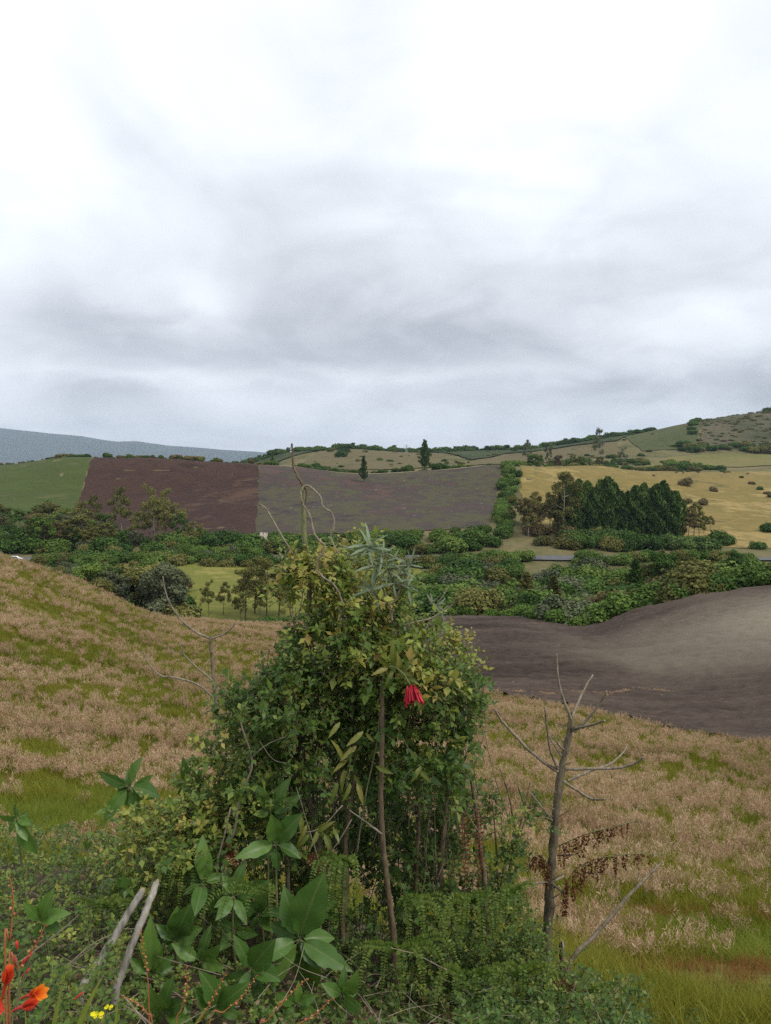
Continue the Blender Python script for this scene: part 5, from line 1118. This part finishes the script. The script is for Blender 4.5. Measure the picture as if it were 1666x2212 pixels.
def lily(base, tip, open_=.012, tint=(.2, .7), n=6, tube_r=.0026):
    D = tip - base; L = np.linalg.norm(D); d = D / L; fl = thing_part = MB(); mid = base + D * .55
    tube(fl, smoothpath([base, base + D * .3 + (0, 0, .002), mid], 4), [.0012, tube_r, tube_r * 1.5], 8, tint[0], cap=False); f0 = part('flower', fl, M['orange'], mont, True)
    a = np.cross(d, (0, 1, 0.2)); a /= np.linalg.norm(a); b = np.cross(d, a)
    for k in range(n):
        an = k * 6.283 / n; o = a * math.cos(an) + b * math.sin(an); pb = mid - d * L * .05 + o * tube_r * .6; pt = mid + d * L * .45 + o * open_
        mb = MB(); t = np.linspace(0, 1, 6); s = np.cross(o, d); w = .0042 * np.sin(np.pi * (t * .85 + .12)) * L / .03
        c = pb + (pt - pb) * t[:, None] + o * (t * (1 - t) * -.004)[:, None] + o * (t[:, None] ** 3) * open_ * .3
        V = np.concatenate([c - s * w[:, None], c + o * (-.15 * w)[:, None], c + s * w[:, None]]); F = [(i, i + 1, i + 7, i + 6) for i in range(5)] + [(i + 6, i + 7, i + 13, i + 12) for i in range(5)]
        mb.add(V, F, np.tile(np.linspace(tint[0], tint[1], 6), 3)); part('petal', mb, M['orange'], mont, True, sub=f0)
lily(P(4, 2160, 1.25), P(22, 2088, 1.24), .0045, (.25, .6)); lily(P(-12, 2125, 1.25), P(4, 2190, 1.24), .0045, (.05, .4), 5)
lily(P(44, 2158, 1.25), P(92, 2143, 1.22), .0095, (.3, 1.0)); lily(P(24, 2186, 1.22), P(80, 2164, 1.2), .0025, (.15, .45))
for a, b in (((40,2092),(31,2064)),((46,2085),(70,2058)),((48,2110),(68,2090)),((38,2050),(36,2032)),((160,2160),(182,2143))):
    y = 1.25 if a[0] < 100 else 1.9; mb = MB(); tube(mb, smoothpath([P(*a, y), P((a[0]+b[0])/2, (a[1]+b[1])/2 - 1, y), P(*b, y)], 4), [.0012, .0024, .0028, .001], 6, .1); part('bud', mb, M['orange'], mont, True)
for pts in ([(8,2185),(10,2250),(12,2330)], [(40,2160),(28,2200),(24,2330)], [(26,2190),(30,2260),(30,2330)], [(75,2050),(55,2100),(30,2180)], [(33,2062),(42,2110),(34,2190)], [(68,2088),(48,2130),(32,2200)]): stem(mont, pts, 1.22, [.001, .0016], 'stem_green', 'stem', 5)
for i, (a, b, Y, lab) in enumerate((((107,2330),(119,2112),1.5,'tall yellow-green sword leaf beside the orange flowers'), ((150,2270),(208,2102),1.7,'thin slanting sword leaf right of the tall sword leaf'), ((408,2240),(443,2170),1.8,'short sword leaf under the seed stalks'), ((58,2330),(60,2180),1.35,'sword leaf behind the orange flowers'), ((240,2270),(262,2165),1.8,'thin sword leaf beside the yellow flowers'), ((180,2270),(196,2190),1.7,'short thin sword leaf left of the yellow flowers'))):
    rt = thing('sword_leaf', gz0(P(*a, Y)), lab, 'leaf'); leafobj(rt, P(*a, Y), P(*b, Y), SW, 'sword', jit=.15, name='blade')
yel = thing('yellow_flower', gz0(P(215, 2240, 2.0)), 'small yellow flowers low on the verge beside the stakes', 'flower')
stem(yel, [(213,2190),(216,2215),(218,2260)], 2.0, [.001,.0015], 'stem_green', 'stem', 5); stem(yel, [(236,2175),(228,2200),(220,2250)], 2.0, [.001,.0015], 'stem_green', 'stem', 5)
mbp = MB(); mbp.add(np.array([(0,0,0),(-.32,.5,.06),(-.2,.95,.02),(0,1,-.05),(.2,.95,.02),(.32,.5,.06),(0,.55,-.04)]), np.array([(0,6,1),(1,6,2),(2,6,3),(3,6,4),(4,6,5),(5,6,0)]), .5); PET = mbp.mesh('petal'); PET.materials.append(M['yellow_petal'])
for c, s, n in (((212,2190),.019,5),((236,2174),.013,4)):
    for k in range(n):
        an = k * 6.283 / n + .4; cw = P(*c, 1.99); leafobj(yel, cw, cw + np.array((math.cos(an), -.25, math.sin(an) * .55)) * s, [PET], 'yellow_petal', name='petal', face=(0,-1,.8), jit=.1)

# --- dry stalks, litter and ground cover on the verge ----------------------------------------------------------------
for pts, Y, r, lab in (([(172,1975),(120,2020),(36,2082)],2.3,.003,'long straight dry stalk left of the stakes'), ([(243,2018),(200,2040),(132,2097)],2.5,.0025,'dry bent stalk crossing the pale stake'), ([(226,2028),(180,2062),(140,2090)],2.5,.002,'thin dry stalk beside the bent stalk'), ([(845,2048),(900,2062),(935,2080),(965,2095)],3.2,.0035,'pale curved dry stick below the central brown stem'), ([(930,2130),(950,2160),(965,2190)],3.3,.002,'thin pale twig at the bottom right centre'), ([(965,2168),(1010,2150),(1080,2130)],3.3,.002,'long thin twig at the bottom right'), ([(700,2130),(730,2170),(760,2195)],3.0,.002,'dark dry twig right of the seed stalks'), ([(265,2150),(300,2190),(330,2215)],2.2,.0035,'dark dry stick at the foot of the stakes'), ([(640,1700),(680,1830),(700,1900)],3.6,.0025,'thin straight dry stem before the shrub'), ([(1000,2200),(1060,2180),(1110,2190)],3.2,.003,'pale twig in the bottom right litter'), ([(1190,2200),(1230,2160),(1245,2120)],3.5,.003,'dry twig under the stump')):
    d = thing('dry_stalk', P(*pts[-1], Y), lab, 'stalk'); stem(d, pts, Y, [r * .6, r], 'stem_pale', 'stem', 5)
def verge_points(n, pxr, yr, hmax):
    px = pxr[0] + (pxr[1] - pxr[0]) * rng.random(n); Y = yr[0] + (yr[1] - yr[0]) * rng.random(n); u = (px - CX) / FPX
    x = u * Y; ed = np.exp(np.interp(u, GU, GL[:, 2])); k = Y < ed + .9
    x, Y = x[k], Y[k]; z = H(x, Y); return np.stack([x, Y, z + hmax * rng.random(len(x)) ** 1.3], 1)
gc = np.concatenate([verge_points(1300, (-250, 240), (2.2, 5.6), .26), verge_points(700, (200, 480), (3.5, 5.4), .30), verge_points(900, (350, 1150), (3.75, 4.8), .25), verge_points(260, (-200, 1100), (2.2, 3.2), .05), verge_points(260, (230, 900), (2.75, 3.7), .03), verge_points(700, (1000, 1420), (2.8, 4.6), .20), verge_points(500, (1300, 1900), (2.5, 4.4), .06)])
cover = thing('ground_cover', (0, 3.5, float(H(0, 3.5))), 'low leafy ground cover and weeds carpeting the verge', 'plants'); cover['kind'] = 'stuff'
Rm, L_, S_, t_, tw = sprigs(gc, np.tile((0, 0, 1.0), (len(gc), 1)), np.where(gc[:, 0] < -.4, .52, .42) + .25 * vnoise(gc[:, 0], gc[:, 1], .5), .013, .030, (.05, .14), .5, 9)
leafy(cover, Rm, L_, S_, t_, 0); part('twigs', tw, M['stem'], cover, kind='stuff')
bank = thing('creeping_bramble', gz0(P(1100, 2120, 3.7)), 'dense green creeper spilling over the bank at the bottom right centre', 'plant')
cC, cO, cT = blob_points([(1070,2010,4.0,100,76,.3,260,.42),(1000,2100,3.75,180,60,.3,200,.44),(1160,2130,3.85,100,50,.3,170,.5),(1270,2195,3.85,90,22,.25,90,.6),(820,2185,3.4,120,34,.2,80,.46),(1110,2200,3.45,170,30,.2,120,.55)])
Rm, L_, S_, t_, tw = sprigs(cC, cO, cT, .013, .028); leafy(bank, Rm, L_, S_, t_, 260); part('twigs', tw, M['stem'], bank, kind='stuff')
lt = verge_points(5200, (-300, 1500), (1.6, 5.2), .05); lit = MB(); nl = len(lt)
scatter(lit, LEAF_V, LEAF_F, frames(rdir(nl) * (1, 1, .3), np.tile((0, 0, 1.0), (nl, 1)) + rdir(nl) * .7), lt + (0, 0, .006), .012 + .03 * rng.random(nl), rng.random(nl))
link('leaf_litter', lit.mesh('leaf_litter'), mat=M['litter'], label='brown dead leaves lying on the verge soil', cat='leaves', kind='stuff')
tl = MB()
for p in verge_points(420, (-200, 1350), (2.2, 4.6), .16):
    d = rng.normal(size=3) * (1, .6, .35); d /= np.linalg.norm(d); l = .08 + .22 * rng.random(); tube(tl, smoothpath([p, p + d * l * .5 + rng.normal(size=3) * .012, p + d * l], 3), [.0022, .0009], 4, rng.random())
link('twig_litter', tl.mesh('twig_litter'), mat=M['stem_pale'], label='tangle of thin pale dead twigs over the verge', cat='twigs', kind='stuff')

# ------------------------------------------------------------------ small things in the landscape
M['hide'] = barkmat('cattle_hide', (.035, .025, .018), (.10, .07, .05), 2, stretch=False)
M['paint'] = groundmat('white_paint', [(.72, .73, .74), (.80, .80, .80)], 2, 9, bump=.02)
M['glass_dark'] = groundmat('car_glass', [(.02, .025, .03), (.03, .035, .04)], 2, 9, bump=0)
M['rubber'] = groundmat('tyre_rubber', [(.02, .02, .02), (.03, .03, .03)], 2, 9, bump=0)
M['steel'] = groundmat('galvanised_steel', [(.28, .29, .30), (.36, .37, .38)], .5, 3, bump=0)
def cow(px, py, face, label):
    p = hit(px, py, 450); root = thing('cow', p, label, 'cow', 'cattle on the golden pasture'); f = np.array((math.cos(face), math.sin(face), 0)); sd = np.array((-f[1], f[0], 0)); up = np.array((0, 0, 1.0))
    mb = MB(); tube(mb, smoothpath([p + f * -.85 + up * 1.15, p + f * -.7 + up * 1.1, p + up * 1.02, p + f * .6 + up * 1.1, p + f * .85 + up * 1.2, p + f * 1.15 + up * 1.0, p + f * 1.45 + up * .72], 4), [.16, .36, .40, .38, .24, .16, .12], 8, .5); part('body', mb, M['hide'], root, True)
    for a in (-.62, .58):
        for b in (-.2, .2):
            mb = MB(); tube(mb, [p + f * a + sd * b + up * .95, p + f * (a + .03) + sd * b + up * .5, p + f * a + sd * b - up * .03], [.13, .07, .06], 6, .5); part('leg', mb, M['hide'], root, True)
    mb = MB(); tube(mb, [p + f * -.86 + up * 1.2, p + f * -.95 + up * .9, p + f * -.93 + up * .5], [.03, .02, .03], 5, .5); part('tail', mb, M['hide'], root)
for px, py, a, lab in ((1461, 1023, 0.2, 'dark cow grazing on the golden crest, leftmost of the herd'), (1476, 1024, 1.4, 'dark cow standing end-on beside the leftmost cow'), (1509, 1023, 3.3, 'dark cow grazing on the golden crest, third from left'), (1566, 1024, 2.8, 'dark cow near the hedge across the golden pasture'), (1412, 1030, .4, 'small dark cow lower on the golden slope'), (1615, 1026, .3, 'dark cow at the right beyond the hedge')): cow(px, py, a, lab)
def car(px, Y, heading, label):
    x, y = gp(px, Y); root = thing('parked_car', (x, y, float(H(x, y)) + .6), label, 'car'); root.rotation_euler = (0, 0, heading)
    def pr(name, prof, w, mat, bev=.06):
        mb = MB(); n = len(prof); V = [(a, sg * w * (1 if z < .95 else .86), z) for sg in (-1, 1) for a, z in prof]
        mb.add(V, [(k, (k + 1) % n, n + (k + 1) % n, n + k) for k in range(n)]); mb.f.append(np.array([list(range(n))])); mb.f.append(np.array([list(range(2 * n - 1, n - 1, -1))]))
        return link(name, mb.mesh(name), root, None, M[mat])
    pr('body', [(-2.1, .35), (2.1, .35), (2.15, .75), (1.2, .98), (.55, 1.48), (-1.5, 1.52), (-2.05, 1.0)], .85, 'paint')
    pr('window', [(.98, 1.0), (.5, 1.38), (-1.4, 1.42), (-1.75, 1.02)], .865, 'glass_dark')
    for a in (-1.3, 1.3):
        for b in (-.78, .78):
            mb = MB(); tube(mb, [(a, b - .1, .32), (a, b + .1, .32)], [.32, .32], 14); link('wheel', mb.mesh('wheel'), root, None, M['rubber'])
car(30, 264, .1, 'white car on the valley road at the left picture edge')
def bankpatch(name, px, py0, py1, w, Y, label):
    a = P(px, py1, Y); b = P(px, py0, Y + 5); r = np.random.default_rng(int(px)); mb = MB(); n, m = 11, 13; V = []
    for i in range(n):
        for j in range(m):
            t = i / (n - 1); q = j / (m - 1) * 2 - 1; ed = 1 - .35 * r.random() * (abs(q) > .8)
            V.append(a + (b - a) * t + np.array((q * w * ed * (.8 + .25 * math.sin(t * 5 + q)), -2.2 * (1 - q * q) * math.sin(math.pi * min(1, t * 1.1)) + r.normal() * .25, r.normal() * .22)))
    k = (np.arange(n - 1)[:, None] * m + np.arange(m - 1)[None]).ravel(); mb.add(V, np.stack([k, k + 1, k + m + 1, k + m], 1)); link(name, mb.mesh(name), mat=M['rock'], kind='structure', label=label)
bankpatch('earth_bank', 570, 1150, 1192, 2.6, 290, 'pale bare earth cutting above the valley road')
bankpatch('earth_bank', 972, 1170, 1192, 2.4, 284, 'small reddish earth cutting in the shrub belt')
def pylon(px, Y, top, label):
    x, y = gp(px, Y); z = float(H(x, y)); h = EZ + ray(px, top)[1] * Y - z; root = thing('transmission_tower', (x, y, z), label, 'pylon'); mb = MB(); w = h * .09
    lv = np.linspace(0, 1, 8)
    for sx, sy in ((1, 1), (1, -1), (-1, 1), (-1, -1)): tube(mb, [(x + sx * w, y + sy * w, z), (x + sx * w * .3, y + sy * w * .3, z + h * .7), (x, y, z + h)], [.22, .18, .12], 4)
    for i in range(7):
        for sg in (1, -1):
            wa, wb = w * (1 - lv[i] * .95), w * (1 - lv[i + 1] * .95); tube(mb, [(x - sg * wa, y - wa, z + h * lv[i]), (x + sg * wb, y - wb, z + h * lv[i + 1])], [.1, .1], 4)
    part('lattice', mb, M['steel'], root)
    for q, ww in ((.72, 3.6), (.84, 3.0), (.94, 2.2)):
        mb = MB(); tube(mb, [(x - ww, y, z + h * q), (x + ww, y, z + h * q)], [.16, .16], 4); part('crossarm', mb, M['steel'], root)
pylon(878, 900, 960, 'thin lattice power pylon on the far ridge')
# far mountain under the cloud, and the air between
mb = MB(); V = []; nx, ny = 90, 14
for i in range(nx):
    px = -2300 + i * 3300 / (nx - 1); u = ray(px, 1106)[0]
    top = np.interp(px, [-2300, -1500, -700, -200, 0, 120, 260, 400, 520, 700, 1000], [955, 935, 928, 924, 927, 938, 952, 963, 974, 990, 1010])
    for j in range(ny):
        t = j / (ny - 1); Yd = 12000 + 4000 * t; zt = EZ + ray(px, top)[1] * 14000
        z = -160 + (zt + 160) * math.sin(min(1, t * 1.9) * math.pi / 2) * (1 if t < .55 else 1 - (t - .55) * 1.2); z += 60 * float(vnoise(px * 4, Yd * .5, 260)) * math.sin(math.pi * t) + 22 * float(vnoise(px * 9, Yd, 170))
        V.append((u * Yd, Yd, z))
k = (np.arange(nx - 1)[:, None] * ny + np.arange(ny - 1)[None]).ravel(); mb.add(V, np.stack([k, k + ny, k + ny + 1, k + 1], 1))
M['mount'] = groundmat('forested_mountain', [(.03, .045, .025), (.05, .065, .03)], .002, .02, bump=0)
link('far_mountain', mb.mesh('far_mountain', smooth=True), mat=M['mount'], kind='structure')
# far wooded ridge floor
M['wood_floor'] = groundmat('wooded_ridge', [(.022, .034, .014), (.045, .06, .024), (.06, .07, .03)], .03, .2, bump=1, bdist=2)
drape('wooded_ridge', [gp(380, 760), gp(560, 800), gp(680, 935), gp(780, 965), gp(900, 965), gp(965, 905), gp(1020, 800), gp(1090, 890), gp(1230, 910), gp(1330, 890), gp(1370, 960), gp(1400, 1020), gp(1100, 1040), gp(780, 1050), gp(600, 1060), gp(420, 1050)], 12, 1.2, 'wood_floor', label='dark wooded far ridge')
hz = MB(); bx = [(x, y, z) for x in (-24500, 24500) for y in (-450, 17200) for z in (-190, 790)]
hz.add(bx, [(0, 1, 3, 2), (4, 6, 7, 5), (0, 4, 5, 1), (2, 3, 7, 6), (0, 2, 6, 4), (1, 5, 7, 3)])
mh = bpy.data.materials.new('haze'); mh.use_nodes = True; nth = mh.node_tree; nth.nodes.clear()
pv = nth.nodes.new('ShaderNodeVolumePrincipled'); pv.inputs['Color'].default_value = (.64, .77, .98, 1); pv.inputs['Density'].default_value = .000048
oh = nth.nodes.new('ShaderNodeOutputMaterial'); nth.links.new(pv.outputs[0], oh.inputs['Volume'])
link('haze', hz.mesh('haze'), mat=mh, label='thin bluish air between the fields and the far mountain', cat='haze', kind='stuff')

# pale straw left in a line across the ploughed field
sl_ = np.array([hit(px, py)[:2] for px, py in ((1050, 1500), (1120, 1504), (1190, 1506), (1260, 1506), (1330, 1503), (1400, 1498), (1465, 1490))])
q = np.sort(rng.random(420)) ** 1.15 * 6; sx = np.interp(q, range(7), sl_[:, 0]); sy = np.interp(q, range(7), sl_[:, 1]) + rng.normal(size=420) * .22 + .7 * np.sin(q * 3)
keep = vnoise(sx, sy, 1.8) > -.22; sx, sy = sx[keep], sy[keep]; m = len(sx)
gn_instances('straw_line', np.stack([sx, sy, H(sx, sy) + .1], 1), np.stack([rng.normal(size=m) * .5, rng.normal(size=m) * .5, rng.random(m) * 6.28], 1), np.repeat((.45 + .5 * rng.random(m))[:, None], 3, 1) * (1.3, 1.3, .8), rng.integers(0, 4, m), rng.random(m), GS['seed'], 'broken line of pale straw tufts across the ploughed field', 'straw')
